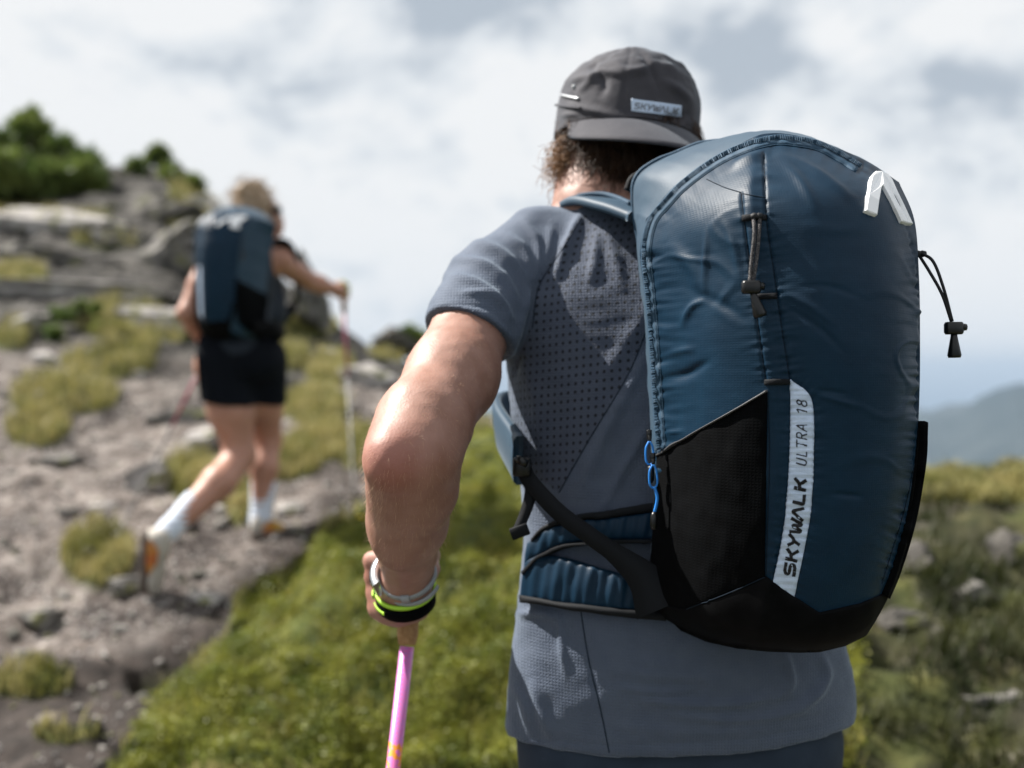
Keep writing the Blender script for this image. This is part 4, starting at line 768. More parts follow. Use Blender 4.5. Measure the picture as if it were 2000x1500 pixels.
mb = MB(); lathe(mb, pgr+(tip-pgr)*.92, tip, [(0, .009), (.35, .008), (.36, .026), (.42, .026), (.43, .007), (.9, .004), (1, .002)], 16); mb.build('tip', M_plastic, pole)
lax = np.array([.05, .45, -.75]); lc = P(792, 1150, 1.252)
mb = MB(); wrist_ring(mb, lc, lax, .0355, .0338, .0055, .0034, -25, 205); o = mb.build('strap', M_lime, pole)
mb = MB(); wrist_ring(mb, lc+np.array([0, .005, -.012]), lax, .0345, .0338, .018, .0032, -20, 200); mb.build('strap', M_black, pole, label='black padded part of the hand strap')
mb = MB(); wrist_ring(mb, lc+np.array([0, .004, -.010]), lax, .0392, .0382, .005, .0016, 128, 165, 12); wrist_ring(mb, lc+np.array([-.001, .002, -.004]), lax, .0392, .0380, .008, .002, 168, 188, 8); mb.build('strap_logo', M_lime, pole)
# ------------------------------------------------------------------ the backpack
pk_loc = np.array([.304, 1.17, ZC-.27]); pack = empty('backpack', pk_loc, "large navy backpack with white emblem on the nearer man's back", 'backpack', 'backpacks of the hikers')
ROWS = [
 [(1262,428,1.130),(1330,352,1.095),(1450,278,1.065),(1512,260,1.060),(1592,274,1.063),(1688,312,1.072),(1756,356,1.095)],
 [(1250,492,1.132),(1352,436,1.030),(1447,378,.985),(1492,375,.975),(1600,372,.965),(1712,388,.982),(1786,430,1.040)],
 [(1258,570,1.135),(1372,545,1.018),(1458,522,.972),(1509,520,.962),(1620,516,.943),(1737,522,.962),(1795,540,1.023)],
 [(1266,665,1.137),(1379,652,1.015),(1478,642,.967),(1526,640,.957),(1640,636,.938),(1747,640,.958),(1797,650,1.020)],
 [(1274,772,1.140),(1384,770,1.020),(1497,762,.967),(1543,760,.960),(1650,756,.942),(1747,760,.960),(1796,770,1.020)],
 [(1280,890,1.143),(1386,892,1.027),(1500,890,.974),(1543,890,.966),(1650,886,.950),(1741,886,.968),(1789,888,1.022)],
 [(1280,1010,1.148),(1385,1022,1.037),(1497,1022,.985),(1535,1022,.978),(1640,1016,.962),(1727,1012,.980),(1772,1000,1.028)],
 [(1270,1105,1.155),(1375,1130,1.055),(1490,1132,1.003),(1518,1140,.997),(1612,1158,.984),(1702,1140,.998),(1744,1118,1.035)],
 [(1277,1180,1.160),(1370,1214,1.078),(1470,1234,1.034),(1502,1240,1.028),(1592,1246,1.015),(1672,1236,1.024),(1714,1206,1.05)],
 [(1305,1208,1.172),(1382,1242,1.130),(1470,1262,1.100),(1502,1266,1.095),(1592,1266,1.085),(1655,1256,1.088),(1698,1226,1.095)]]
REAR = dict(left=[(1292,1150,1.215),(1290,1100,1.215),(1286,1010,1.212),(1284,890,1.21),(1279,772,1.21),(1271,665,1.21),(1262,570,1.21),(1250,492,1.212)],
 top=[(1238,420,1.214),(1242,345,1.215),(1330,296,1.205),(1412,278,1.19),(1500,272,1.185),(1590,292,1.19),(1680,345,1.195),(1738,400,1.20)])
K = np.array([[P(*c) for c in r] for r in ROWS])
def bic(G, m): return np.swapaxes(crm(np.swapaxes(crm(G, m), 0, 1), m), 0, 1)
FR = bic(K, 34)                       # front shell, rows down, columns to the right
na_, nb_ = FR.shape[:2]
# rear ring: from lower left up, over the top, down the right
left_b = FR[::-1, 0]; top_b = FR[0]; right_b = FR[:, -1]
lr = PA(*([(1320,1190,1.215)]+REAR['left']))
def along(c, n): t = np.linspace(0, len(c)-1, n); f = crm(c, 20); return np.stack([np.interp(t, np.linspace(0, len(c)-1, len(f)), f[:, k]) for k in range(3)], 1)
lrear = along(np.concatenate([lr, PA((1242,440,1.214))]), na_); trear = along(PA(*[(1238,430,1.214)]+REAR['top'][1:]), nb_)
rr_ = []
for t in np.linspace(0, 1, na_): j = int(t*(na_-1)); q = FR[j, -1]; m_ = lrear[na_-1-j]; rr_.append([.608-m_[0]-.012, m_[1], q[2]-.012*(1-t)])
rrear = np.array(rr_); rrear[:30] = trear[-1]*np.linspace(1, 0, 30)[:, None]+rrear[30]*np.linspace(0, 1, 30)[:, None]
bound = np.concatenate([left_b, top_b[1:], right_b[1:]]); rear = np.concatenate([lrear, trear[1:], rrear[1:]])
RS = 9; cen = np.array([.304, 1.18, ZC]); SK = []
for k in range(RS):
    t = k/(RS-1); q = bound*(1-t)+rear*t; o = q-cen; o[:, 1] = 0; o /= np.linalg.norm(o, axis=1)[:, None]; SK.append(q+o*(.010*math.sin(math.pi*t))[0] if False else q+o*.006*math.sin(math.pi*t))
SK = np.stack(SK)
# puckers along the seams and broad folds
SEAMS = {'zip': [(1250,470),(1262,600),(1272,760),(1281,890),(1280,1000)], 'strip_r': [(1492,300),(1497,425),(1510,520),(1527,640),(1543,745),(1543,850),(1535,1000),(1510,1140)], 'strip_l': [(1447,378),(1453,430),(1470,560),(1484,660),(1496,745)],
 'right': [(1770,440),(1790,520),(1795,650),(1793,780),(1785,900)], 'right_low': [(1787,900),(1765,1000),(1722,1140)], 'stripe_r': [(1543,742),(1585,785),(1587,950),(1572,1060),(1550,1165)], 'zip_top': [(1262,428),(1330,352),(1450,278),(1512,261),(1590,270),(1680,318),(1745,362)]}
PK = {'zip': (.0062, 26, 13, 1), 'strip_r': (.0028, 15, 10, 0), 'strip_l': (.0022, 13, 11, 0), 'right': (.0036, 16, 11, 0), 'right_low': (.0034, 15, 9, 0), 'stripe_r': (.0026, 14, 9, 0), 'zip_top': (.0030, 20, 18, 0)}
BIG = [([(1505,292),(1600,340),(1700,415)],14,.0045),([(1510,300),(1560,350),(1600,420)],16,.0030),([(1560,268),(1640,312),(1720,352)],10,-.0035),([(1420,330),(1460,310),(1500,295)],12,.005),([(1300,470),(1350,520),(1372,580)],20,.004),([(1378,440),(1377,520),(1376,590)],9,.003),
 ([(1330,640),(1350,600),(1378,585)],10,.004),([(1290,740),(1340,730),(1390,700)],14,-.004),([(1300,690),(1360,680)],10,.0025),([(1500,560),(1570,590),(1640,640)],12,.0018),([(1520,590),(1600,640),(1660,700)],10,-.0016),([(1590,760),(1660,770)],6,-.002),([(1590,770),(1680,795)],7,.0022),([(1620,965),(1690,970)],7,-.0025),([(1560,440),(1640,450),(1720,430)],18,.002),
 ([(1290,845),(1340,842)],6,.003),([(1330,560),(1420,600),(1470,640)],16,-.002),([(1400,420),(1430,470),(1450,560)],14,.0025),([(1548,560),(1620,560),(1700,590)],9,-.0013),([(1420,900),(1400,1000)],18,.002),([(1320,950),(1400,1010),(1470,1020)],16,.002)]
def pack_disp(V, px, py):
    s = np.zeros(len(V))
    for k, pl in SEAMS.items():
        a, w, wl, one = PK[k]; d, arc, sd, tot = poly_dist(px, py, resample(pl, 24)[:, :2].tolist())
        n1 = perlin(np.stack([arc/wl, d/55, np.full(len(V), len(k)*3.3)], 1)); n2 = perlin(np.stack([arc/(wl*2.6), d/120, np.full(len(V), len(k)*1.3)], 1)); s += a*(n1+.7*n2)*np.exp(-d/w)*np.where(d < 160, 1, 0); s -= .0016*np.exp(-(d/3.2)**2)
    for pl, w, a in BIG:
        d, arc, sd, tot = poly_dist(px, py, resample(pl, 12)[:, :2].tolist()); s += a*np.exp(-(d/(w*.62))**2)*.85*np.sin(np.clip(arc/tot, .02, .98)*math.pi)
    calm = 1-np.exp(-((px-1730)**2+(py-392)**2)/85.**2)
    return calm*s+calm*.0018*fbm(V*np.array([8, 8, 9])+2, 2)+calm*.0016*np.clip(1-np.abs(perlin(V*np.array([9, 9, 22])+7))*9, 0, 1)*np.clip(perlin(V*6+1)*2, 0, 1)+.00025*fbm(V*np.array([22, 22, 60]), 3)
Vf = FR.reshape(-1, 3); Qf = grid_faces(na_, nb_); Qf = Qf[:, ::-1]
nf = normals(Vf, Qf)
if nf[:, 1].mean() > 0: Qf = Qf[:, ::-1]; nf = -nf
px, py = PIX(Vf); dd = pack_disp(Vf, px, py); edge = np.minimum.reduce([np.arange(nb_)[None]+0*np.arange(na_)[:, None], (nb_-1-np.arange(nb_))[None]+0*np.arange(na_)[:, None], np.arange(na_)[:, None]+0*np.arange(nb_)[None], 99+0*np.arange(nb_)[None]*np.arange(na_)[:, None]]).ravel()
Vf = Vf+nf*(dd*smoothstep(0, 3, edge))[:, None]
FRd = Vf.reshape(na_, nb_, 3); bound2 = np.concatenate([FRd[::-1, 0], FRd[0][1:], FRd[:, -1][1:]]); SK[0] = bound2
Vs = SK.reshape(-1, 3); Qs = grid_faces(RS, SK.shape[1]); nsk = normals(Vs, Qs)
if (nsk*(Vs-cen)).sum() < 0: Qs = Qs[:, ::-1]; nsk = -nsk
bd = smoothstep(0, 2, np.repeat(np.arange(RS), SK.shape[1])); Vs = Vs+nsk*((.0028*fbm(Vs*14, 3)+.0006*fbm(Vs*50, 2))*bd)[:, None]
mk('front_panel', Vf, Qf, M_navy, pack)
mk('gusset', Vs, Qs, M_navy2, pack)
# the padded side that lies on the wearer, and the floor
ring = Vs.reshape(RS, -1, 3)[-1]; mid = ring.mean(0)+[0, .012, 0]; V = np.concatenate([ring, ring*.5+mid*.5+[0, .02, 0], [mid+[0, .02, 0]]]); m_ = len(ring)
mk('back_padding', V, [[i, i+1, m_+i+1, m_+i] for i in range(m_-1)]+[[m_-1, 0, m_, 2*m_-1]]+[[m_+i, m_+i+1, 2*m_] for i in range(m_-1)]+[[2*m_-1, m_, 2*m_]], M_black, pack)
fl = np.concatenate([FRd[-1], np.stack([np.linspace(ring[0][k], ring[-1][k], nb_) for k in range(3)], 1)]); mk('floor_panel', fl, [[i, i+1, nb_+i+1, nb_+i] for i in range(nb_-1)], M_base, pack)
PT = bvh((Vf, Qf), (Vs, Qs)); EYE2 = (2*.304, 0, ZC)
# overlays sewn on the front
overlay('side_pocket', PT, [(1284,889),(1390,828),(1499,763)], [(1270,1160),(1300,1182),(1340,1190),(1420,1161),(1494,1128)], 60, 60, .0016, .003, M_black, pack, .004, level=True, disp=lambda a, b: .0028*fbm(np.stack([a.ravel()/90, b.ravel()/150, 0*a.ravel()], 1), 3).reshape(a.shape))
overlay('side_pocket', PT, [(1284,889),(1330,858),(1368,836)], [(1302,1180),(1330,1186),(1362,1168),(1384,1140)], 50, 50, .0016, .003, M_black, pack, .004, eye=EYE2, flip=True, level=True)
overlay('pocket_binding', PT, [(1284,886),(1390,826),(1500,761)], [(1284.5,890.5),(1390.5,829.5),(1500.5,765)], 60, 4, .0042, .004, material('pocket_edge_tape', (.045, .046, .05), .5, .5), pack, .001)
overlay('base_panel', PT, [(1270,1165),(1302,1181),(1340,1189),(1420,1160),(1496,1125),(1545,1160),(1600,1196),(1680,1178),(1722,1160),(1741,1148)], [(1290,1205),(1330,1228),(1380,1250),(1440,1263),(1500,1269),(1560,1271),(1600,1270),(1650,1258),(1690,1238),(1712,1200)], 110, 26, .0022, .004, M_base, pack, .002, smooth=False)
overlay('reflective_stripe', PT, [(1543,740),(1544,800),(1543,880),(1536,990),(1525,1070),(1509,1138)], [(1545,741),(1586,784),(1588,900),(1585,980),(1573,1062),(1551,1167)], 120, 14, .0013, .0016, M_refl, pack, 0, disp=lambda a, b: .0007*np.sin(b*.55+1.3*np.sin(b*.13)))
overlay('side_wing_pocket', PT, [(1793,822),(1790,900),(1772,1000),(1745,1100),(1722,1160)], [(1801,825),(1798,900),(1781,1005),(1752,1105),(1728,1165)], 40, 5, .006, .008, M_black, pack)
for pl in (SEAMS['strip_r'][:5], SEAMS['strip_l'], [(1450,378),(1470,382),(1494,386)], [(1380,350),(1415,366),(1447,376)], SEAMS['right_low'], SEAMS['stripe_r'][1:], [(1345,1188),(1420,1159),(1496,1125)], [(1496,1125),(1500,1000),(1503,880),(1499,765)], [(1270,1140),(1300,1175),(1345,1190)]):
    mb = MB(); tube(mb, line_on(PT, pl, 90, .0001 if pl[0] != (1345, 1188) else .0030), .00055, 5); mb.build('seam', M_seam, pack)
# webbing bars across the strip
for pl in ([(1451,426),(1474,424),(1497,425)], [(1480,579),(1499,578),(1518,578)], [(1494,746),(1518,745),(1542,745)]):
    overlay('webbing_bar', PT, [(x_, y_-5) for x_, y_ in pl], [(x_, y_+6) for x_, y_ in pl], 14, 5, .0022, .003, M_web, pack, .0008)
# main zipper: tape, coil of teeth, piping
ZL = [(1280,880),(1273,772),(1266,665),(1258,570),(1251,492),(1264,428),(1298,385),(1330,352),(1390,308),(1450,279),(1512,263),(1560,266),(1600,274),(1640,293),(1682,319)]
tape = resample(ZL, 150)[:, :2]; cen_px = np.array([1520, 800.]); 
def inward(pl, k):
    t = np.gradient(pl, axis=0); n_ = np.stack([-t[:, 1], t[:, 0]], 1); n_ /= np.linalg.norm(n_, axis=1)[:, None]; s_ = np.sign(((cen_px-pl)*n_).sum(1)); return pl+n_*(s_*k)[:, None]
overlay('zip_tape', PT, [tuple(q) for q in inward(tape, 2)], [tuple(q) for q in inward(tape, 20)], 150, 6, .0012, .002, M_tape, pack, .0004, smooth=False)
tl = line_on(PT, [tuple(q) for q in inward(tape, 11)], 330, .0036, False); tg = np.gradient(tl, axis=0); tg /= np.linalg.norm(tg, axis=1)[:, None]; mb = MB()
for k in range(0, 330): 
    sd_ = np.cross(tg[k], [0, -1, 0]); sd_ /= np.linalg.norm(sd_)+1e-9; box(mb, tl[k], .0009, .0046, .0016, np.stack([tg[k], sd_, np.cross(tg[k], sd_)], 1))
mb.build('zip_teeth', M_tape, pack, kind='stuff')
mb = MB(); tube(mb, line_on(PT, [tuple(q) for q in inward(tape, 21)], 150, .0004, False), .0007, 6); mb.build('piping', M_tape, pack)
mb = MB(); q = np.concatenate([ring[na_-120:na_], ring[na_:na_+110]])+[0, -.004, .001]; tube(mb, q[::3], .0028, 6); mb.build('piping', M_tape, pack)
# zip sliders with blue pulls
def slider(c, dn, k):
    c = np.asarray(c); mb = MB(); box(mb, c, .0055, .005, .010); box(mb, c+[0, -.004, -.006], .004, .002, .009); o = mb.build('zip_slider', M_plastic, pack, kind=None)
    mb = MB(); q = [c+[-.001, -.005, -.008], c+[-.0045, -.006, -.016], c+[-.004, -.006, -.030], c+[.001, -.005, -.034], c+[.0042, -.006, -.028], c+[.003, -.006, -.014], c+[0, -.005, -.008]]; tube(mb, crm(np.array(q), 6), .0012, 7); mb.build('cord_pull', M_blue, o)
    if k:
        mb = MB(); tube(mb, crm(np.array([c+[.001, -.006, -.032], c+[.004, -.007, -.045], c+[.001, -.006, -.062]]), 6), .0018, 7); mb.build('cord_pull', M_blue, o)
    mb = MB(); e_ = c+[.001, -.006, -.034 if not k else -.060]; lathe(mb, e_, e_+[-.001, 0, -.020], [(0, .0022), (.2, .0042), (.8, .0045), (1, .0028)], 9); mb.build('pull_end', M_plastic, o)
slider(P(1268, 848, 1.118), 0, 0); slider(P(1275, 893, 1.112), 0, 1)
# hanging cords with cord locks
def lock(c, axis, root, name='cord_lock'):
    c = np.asarray(c); mb = MB(); box(mb, c, .018, .010, .0125, None, .45); lathe(mb, c+[.008, 0, .001], c+[.0125, 0, .001], [(0, .004), (1, .0035)], 9); o = mb.build(name, M_plastic, root)
    mb = MB(); a = np.asarray(axis, float); a /= np.linalg.norm(a); lathe(mb, c+a*.004, c+a*.030, [(0, .0028), (.2, .0035), (.35, .0042), (.9, .0068), (1, .0058)], 14); mb.build('cord_end', M_plastic, root)
def cordset(px0, label, top, path1, path2, lk, ax, mat, r):
    mb = MB(); tube(mb, crm(PA(*path1), 8), r, 8); o = mb.build('drawcord', mat, pack, label=label); mb = MB(); tube(mb, crm(PA(*path2), 8), r, 8); mb.build('cord_strand', mat, o); mb = MB()
    for dx in (-4, 5): q = P(top[0]+dx, top[1], top[2]); lathe(mb, q+[-.0035, -.001, 0], q+[.0035, -.001, .001], [(0, .0025), (.5, .0038), (1, .0025)], 9)
    mb.build('knot', M_cordb, o, kind='stuff'); lock(P(*lk), ax, o)
cordset(0, 'grey flecked drawcord hanging at the strip', (1477,424,.966), [(1472,422,.966),(1473,460,.957),(1468,510,.955),(1464,556,.952)], [(1484,422,.966),(1482,460,.957),(1477,510,.954),(1470,556,.952)], (1467,561,.951), (.30, -.1, -1), M_cord, .0019)
cordset(0, 'black drawcord sticking out at the right side', (1796,497,1.035), [(1797,494,1.035),(1822,510,1.02),(1842,560,1.01),(1860,628,1.01)], [(1796,500,1.035),(1815,530,1.02),(1840,575,1.01),(1858,628,1.01)], (1863,641,1.01), (.02, 0, -1), M_cordb, .0016)
# the white emblem: two raised bars meeting at a rounded top
def slab(name, outline, tree, off, th, mat, parent, inset=.12):
    o_ = np.array(outline, float); c_ = o_.mean(0); p_, n_ = cast_grid(tree, o_[:, None]); nm = n_[:, 0].mean(0); nm /= np.linalg.norm(nm); b_ = p_[:, 0]; 
    t_ = np.roll(o_, -1, 0)-np.roll(o_, 1, 0); nn_ = np.stack([t_[:, 1], -t_[:, 0]], 1); nn_ /= np.linalg.norm(nn_, axis=1)[:, None]; ar = .5*np.sum(o_[:, 0]*np.roll(o_[:, 1], -1)-np.roll(o_[:, 0], -1)*o_[:, 1]); i_ = o_-nn_*np.sign(ar)*1.6
    p2, _ = cast_grid(tree, i_[:, None]); V = np.concatenate([b_+nm*(off-.002), b_+nm*(off+th*.65), p2[:, 0]+nm*(off+th)]); m = len(o_)
    return mk(name, V, [[k*m+i, k*m+(i+1) % m, (k+1)*m+(i+1) % m, (k+1)*m+i] for k in (0, 1) for i in range(m)]+[[2*m+i for i in range(m)]], mat, parent, False)
EMB = [(1685,415),(1690,385),(1695,356),(1698,347),(1706,338),(1718,338),(1730,344),(1738,354),(1748,377),(1763,408),(1778,441),(1767,440),(1756,436),(1744,410),(1732,386),(1722,368),(1719,365),(1717,368),(1712,396),(1708,424),(1696,420)]
slab('emblem', EMB, PT, .0016, .0026, M_white, pack)
# lettering: strokes of each letter in a unit box, x along the word, y up
def arc_(cx_, cy_, rx_, ry_, a0, a1, n=10): t = np.radians(np.linspace(a0, a1, n)); return [(cx_+rx_*math.cos(k), cy_+ry_*math.sin(k)) for k in t]
WIDE = {'S': [[(.95, .92), (.3, .92)]+arc_(.28, .70, .20, .20, 100, 260, 7)+[(.30, .50), (.72, .50)]+arc_(.74, .28, .2, .2, 80, -80, 7)+[(.72, .06), (.05, .06)]],
 'K': [[(.12, 0), (.12, 1)], [(.92, 1), (.62, .62), (.16, .5)], [(.5, .56), (.72, .30), (.98, 0)]], 'Y': [[(.05, 1), (.30, .62), (.50, .5), (.72, .62), (.98, 1)], [(.50, .5), (.30, 0)]],
 'W': [[(.0, 1), (.14, .12), (.24, .04), (.34, .12), (.48, .74), (.55, .82), (.62, .74), (.70, .12), (.80, .04), (.90, .14), (1.12, 1)]], 'A': [[(-.05, 0), (.42, .86), (.52, .95), (.62, .84), (1.0, 0)]], 'L': [[(.12, 1), (.12, .2), (.16, .07), (.28, .05), (.92, .05)]]}
THIN = {'U': [[(.1, 1), (.1, .3)]+arc_(.5, .3, .4, .27, 180, 360, 9)+[(.9, 1)]], 'L': [[(.15, 1), (.15, .03), (.9, .03)]], 'T': [[(0, .97), (1, .97)], [(.5, .97), (.5, 0)]], 'R': [[(.12, 0), (.12, .97), (.55, .97)]+arc_(.55, .73, .32, .24, 90, -90, 8)+[(.12, .49)], [(.5, .49), (.92, 0)]], 'A': [[(0, 0), (.5, 1), (1, 0)], [(.2, .36), (.8, .36)]],
 '1': [[(.15, .78), (.55, .98), (.55, 0)]], '8': [arc_(.5, .75, .34, .23, -90, 270, 15), arc_(.5, .26, .42, .25, 90, 450, 15)]}
def lettering(name, tree, word, font, a0, step, wd, hgt, base, slant, sw, off, mat, parent, horiz=None):
    """a0 start, step advance, wd letter width, base(t) -> baseline position; reads up the stripe, or along horiz"""
    for k, ch in enumerate(word):
        if ch == ' ': continue
        mb = MB()
        for st in font[ch]:
            q = np.array(st); q = resample(q, max(4, 5*len(q)), False); L2 = a0+k*step+(q[:, 0]*wd+q[:, 1]*slant); hh = q[:, 1]*hgt
            g = np.stack([base(L2)-hh*.97, -L2-hh*.14], 1) if horiz is None else np.stack([horiz[0]+L2*horiz[2]+hh*horiz[3], horiz[1]+L2*horiz[3]-hh*horiz[2]], 1)
            t = np.gradient(g, axis=0); n_ = np.stack([-t[:, 1], t[:, 0]], 1); n_ /= np.linalg.norm(n_, axis=1)[:, None]+1e-9; ext = t[[0, -1]]/(np.linalg.norm(t[[0, -1]], axis=1)[:, None]+1e-9)*sw*.2; g[0] -= ext[0]; g[-1] += ext[1]
            G = np.stack([g-n_*sw/2, g+n_*sw/2], 1); p_, nn_ = cast_grid(tree, G); p_ = p_+nn_*off; m = len(g); mb.add(p_.reshape(-1, 3), [list(x_) for x_ in grid_faces(m, 2)])
        mb.build(name, mat, parent, False)
STR_O = [o for o in bpy.data.objects if o.name == 'reflective_stripe'][0]; sv = np.array([v.co[:] for v in STR_O.data.vertices])+pk_loc; STR_T = bvh((sv[:120*14], grid_faces(120, 14)))
bl = lambda L_: np.interp(-L_, [780, 900, 960, 1030, 1128], [1576, 1576, 1573, 1566, 1551])
lettering('letter', STR_T, 'SKYWALK', WIDE, -1126, 27.6, 22.5, 22, bl, 2.5, 6.4, .0005, M_ink, STR_O)
lettering('letter', STR_T, 'ULTRA', THIN, -911, 17.0, 13.0, 21, bl, 2.2, 2.3, .0005, M_ink, STR_O)
lettering('letter', STR_T, '18', THIN, -811, 15.5, 12.5, 21, bl, 2.2, 2.3, .0005, M_ink, STR_O)
ca_ = math.atan2(13, 97); lv = np.array([v.co[:] for v in lab.data.vertices])+OFF[man.name]
lettering('letter', bvh((lv[:400], grid_faces(40, 10))), 'SKYWALK', WIDE, 5, 12.6, 10.2, 12, None, 1.2, 2.4, .0006, material('faded_print', (.16, .17, .20), .7, .3), lab, (1233, 211.5, math.cos(ca_), math.sin(ca_)))
# ------------------------------------------------------------------ harness round the man
harness_T = bvh((np.array([v.co[:] for v in shirt.data.vertices])+OFF[man.name], np.array([p.vertices[:] for p in shirt.data.polygons])))
sway = lambda a, b: .0011*np.sin(a*.11+1.2*np.sin(b*.05))+.001*np.sin(a*.31+b*.05)
overlay('hip_wing', harness_T, [(1040,1100),(1062,1084),(1110,1090),(1170,1108),(1225,1124),(1300,1150)], [(1033,1168),(1060,1172),(1110,1178),(1180,1186),(1240,1192),(1300,1198)], 70, 16, .012, .016, M_navy, pack, .004, disp=sway, level=True)
overlay('hip_wing', harness_T, [(1044,1062),(1072,1037),(1120,1022),(1180,1014),(1230,1008),(1300,1000)], [(1036,1112),(1060,1086),(1100,1066),(1150,1056),(1220,1054),(1300,1052)], 70, 14, .011, .014, M_navy, pack, .004, disp=sway, level=True)
overlay('hip_wing_trim', harness_T, [(1032,1163),(1060,1168),(1110,1174),(1180,1183),(1240,1189),(1300,1194)], [(1033,1177),(1060,1181),(1110,1188),(1180,1198),(1240,1206),(1300,1212)], 60, 5, .015, .016, M_web, pack, .003, level=True)
overlay('hip_wing_trim', harness_T, [(1052,1050),(1072,1027),(1120,1008),(1180,998),(1230,990),(1300,978)], [(1050,1060),(1072,1037),(1120,1020),(1180,1012),(1230,1006),(1300,998)], 60, 5, .013, .014, M_web, pack, .002, level=True)
overlay('hip_wing_trim', harness_T, [(1040,1118),(1060,1090),(1085,1074),(1120,1064),(1180,1058),(1300,1056)], [(1042,1124),(1062,1095),(1088,1079),(1122,1069),(1180,1063),(1300,1061)], 50, 4, .018, .012, M_web, pack, level=True)
ends = PA((1018,905,1.19),(1035,940,1.185),(1090,1000,1.158),(1150,1045,1.145),(1215,1092,1.14),(1262,1135,1.135),(1290,1190,1.13))
c_ = crm(ends, 8); hw_ = np.interp(np.linspace(0, 1, len(c_)), [0, .6, .75, 1], [.0095, .0105, .017, .030]); tg = np.gradient(c_, axis=0); tg /= np.linalg.norm(tg, axis=1)[:, None]; nr_ = np.cross(tg, np.cross([-.35, -1, .1], tg)); nr_ /= np.linalg.norm(nr_, axis=1)[:, None]; sd_ = np.cross(tg, nr_)
V = np.stack([c_+sd_*hw_[:, None], c_-sd_*hw_[:, None], c_-sd_*hw_[:, None]-nr_*.0022, c_+sd_*hw_[:, None]-nr_*.0022], 1); mk('stabilizer_strap', V.reshape(-1, 3), [[i*4+j, i*4+(j+1) % 4, (i+1)*4+(j+1) % 4, (i+1)*4+j] for i in range(len(c_)-1) for j in range(4)]+[[0, 1, 2, 3]], M_web, pack)
mb = MB(); box(mb, P(1019, 912, 1.185), .022, .010, .022, None, .4); lathe(mb, P(1008, 896, 1.183), P(1030, 906, 1.178), [(0, .0045), (.5, .0055), (1, .0045)], 10); mb.build('buckle', M_plastic, pack, kind=None)
c_ = crm(PA((1026,925,1.186),(1038,950,1.185),(1030,990,1.182),(1014,1030,1.178)), 8); V = np.stack([c_+[-.008, 0, -.003], c_+[.008, -.002, .003], c_+[.008, .0005, .003], c_+[-.008, .0025, -.003]], 1); mk('strap_tail', V.reshape(-1, 3), [[i*4+j, i*4+(j+1) % 4, (i+1)*4+(j+1) % 4, (i+1)*4+j] for i in range(len(c_)-1) for j in range(4)], M_web, pack)
mb = MB(); ang = math.radians(-20); box(mb, P(1015, 1038, 1.177), .022, .006, .014, np.array([[math.cos(ang), 0, math.sin(ang)], [0, 1, 0], [-math.sin(ang), 0, math.cos(ang)]])); mb.build('strap_end', M_web, pack)
# shoulder straps, up over the shoulder and down the chest
def band(name, pts, hw_, th, mat, parent, up):
    c_ = crm(np.asarray(pts), 10); tg = np.gradient(c_, axis=0); tg /= np.linalg.norm(tg, axis=1)[:, None]; ups = crm(np.asarray(up, float), 10); nr_ = ups-tg*(ups*tg).sum(1)[:, None]; nr_ /= np.linalg.norm(nr_, axis=1)[:, None]; sd_ = np.cross(tg, nr_); prof = [(-1, -.5), (-1, .2), (-.85, .5), (0, .62), (.85, .5), (1, .2), (1, -.5)]
    V = np.stack([c_+sd_*hw_*a+nr_*th*b for a, b in prof], 1); m = len(prof); return mk(name, V.reshape(-1, 3), [[i*m+j, i*m+(j+1) % m, (i+1)*m+(j+1) % m, (i+1)*m+j] for i in range(len(c_)-1) for j in range(m)]+[list(range(m)), [(len(c_)-1)*m+j for j in range(m)][::-1]], mat, parent)
for s in (-1, 1):
    X = lambda x_: .19+s*x_
    pts = np.array([(X(.022), 1.225, ZC+.208), (X(.055), 1.275, ZC+.229), (X(.090), 1.345, ZC+.243), (X(.108), 1.420, ZC+.222), (X(.098), 1.475, ZC+.16), (X(.105), 1.492, ZC+.05), (X(.140), 1.462, ZC-.03), (X(.178), 1.392, ZC-.08), (X(.190), 1.290, ZC-.095)])
    if s < 0: pts[-2:] = [P(975, 815, 1.40), P(1012, 900, 1.23)]
    band('shoulder_strap', pts, .032, .012, M_navy2, pack, [(0, -.3, 1), (0, -.2, 1), (0, .2, 1), (0, .8, .7), (0, 1, .1), (0, 1, 0), (s*.6, .8, 0), (s*1, .4, 0), (s*1, .0, 0)])
mb = MB(); tube(mb, crm(PA((1110,392,1.34),(1135,382,1.33),(1175,379,1.31),(1205,386,1.28),(1232,398,1.235)), 8), .0035, 7); mb.build('load_strap', M_tape, pack)
c_ = crm(PA((1225,372,1.235),(1240,345,1.235),(1290,330,1.24),(1330,345,1.235)), 8); mb = MB(); tube(mb, c_, .005, 7); mb.build('haul_loop', M_web, pack)
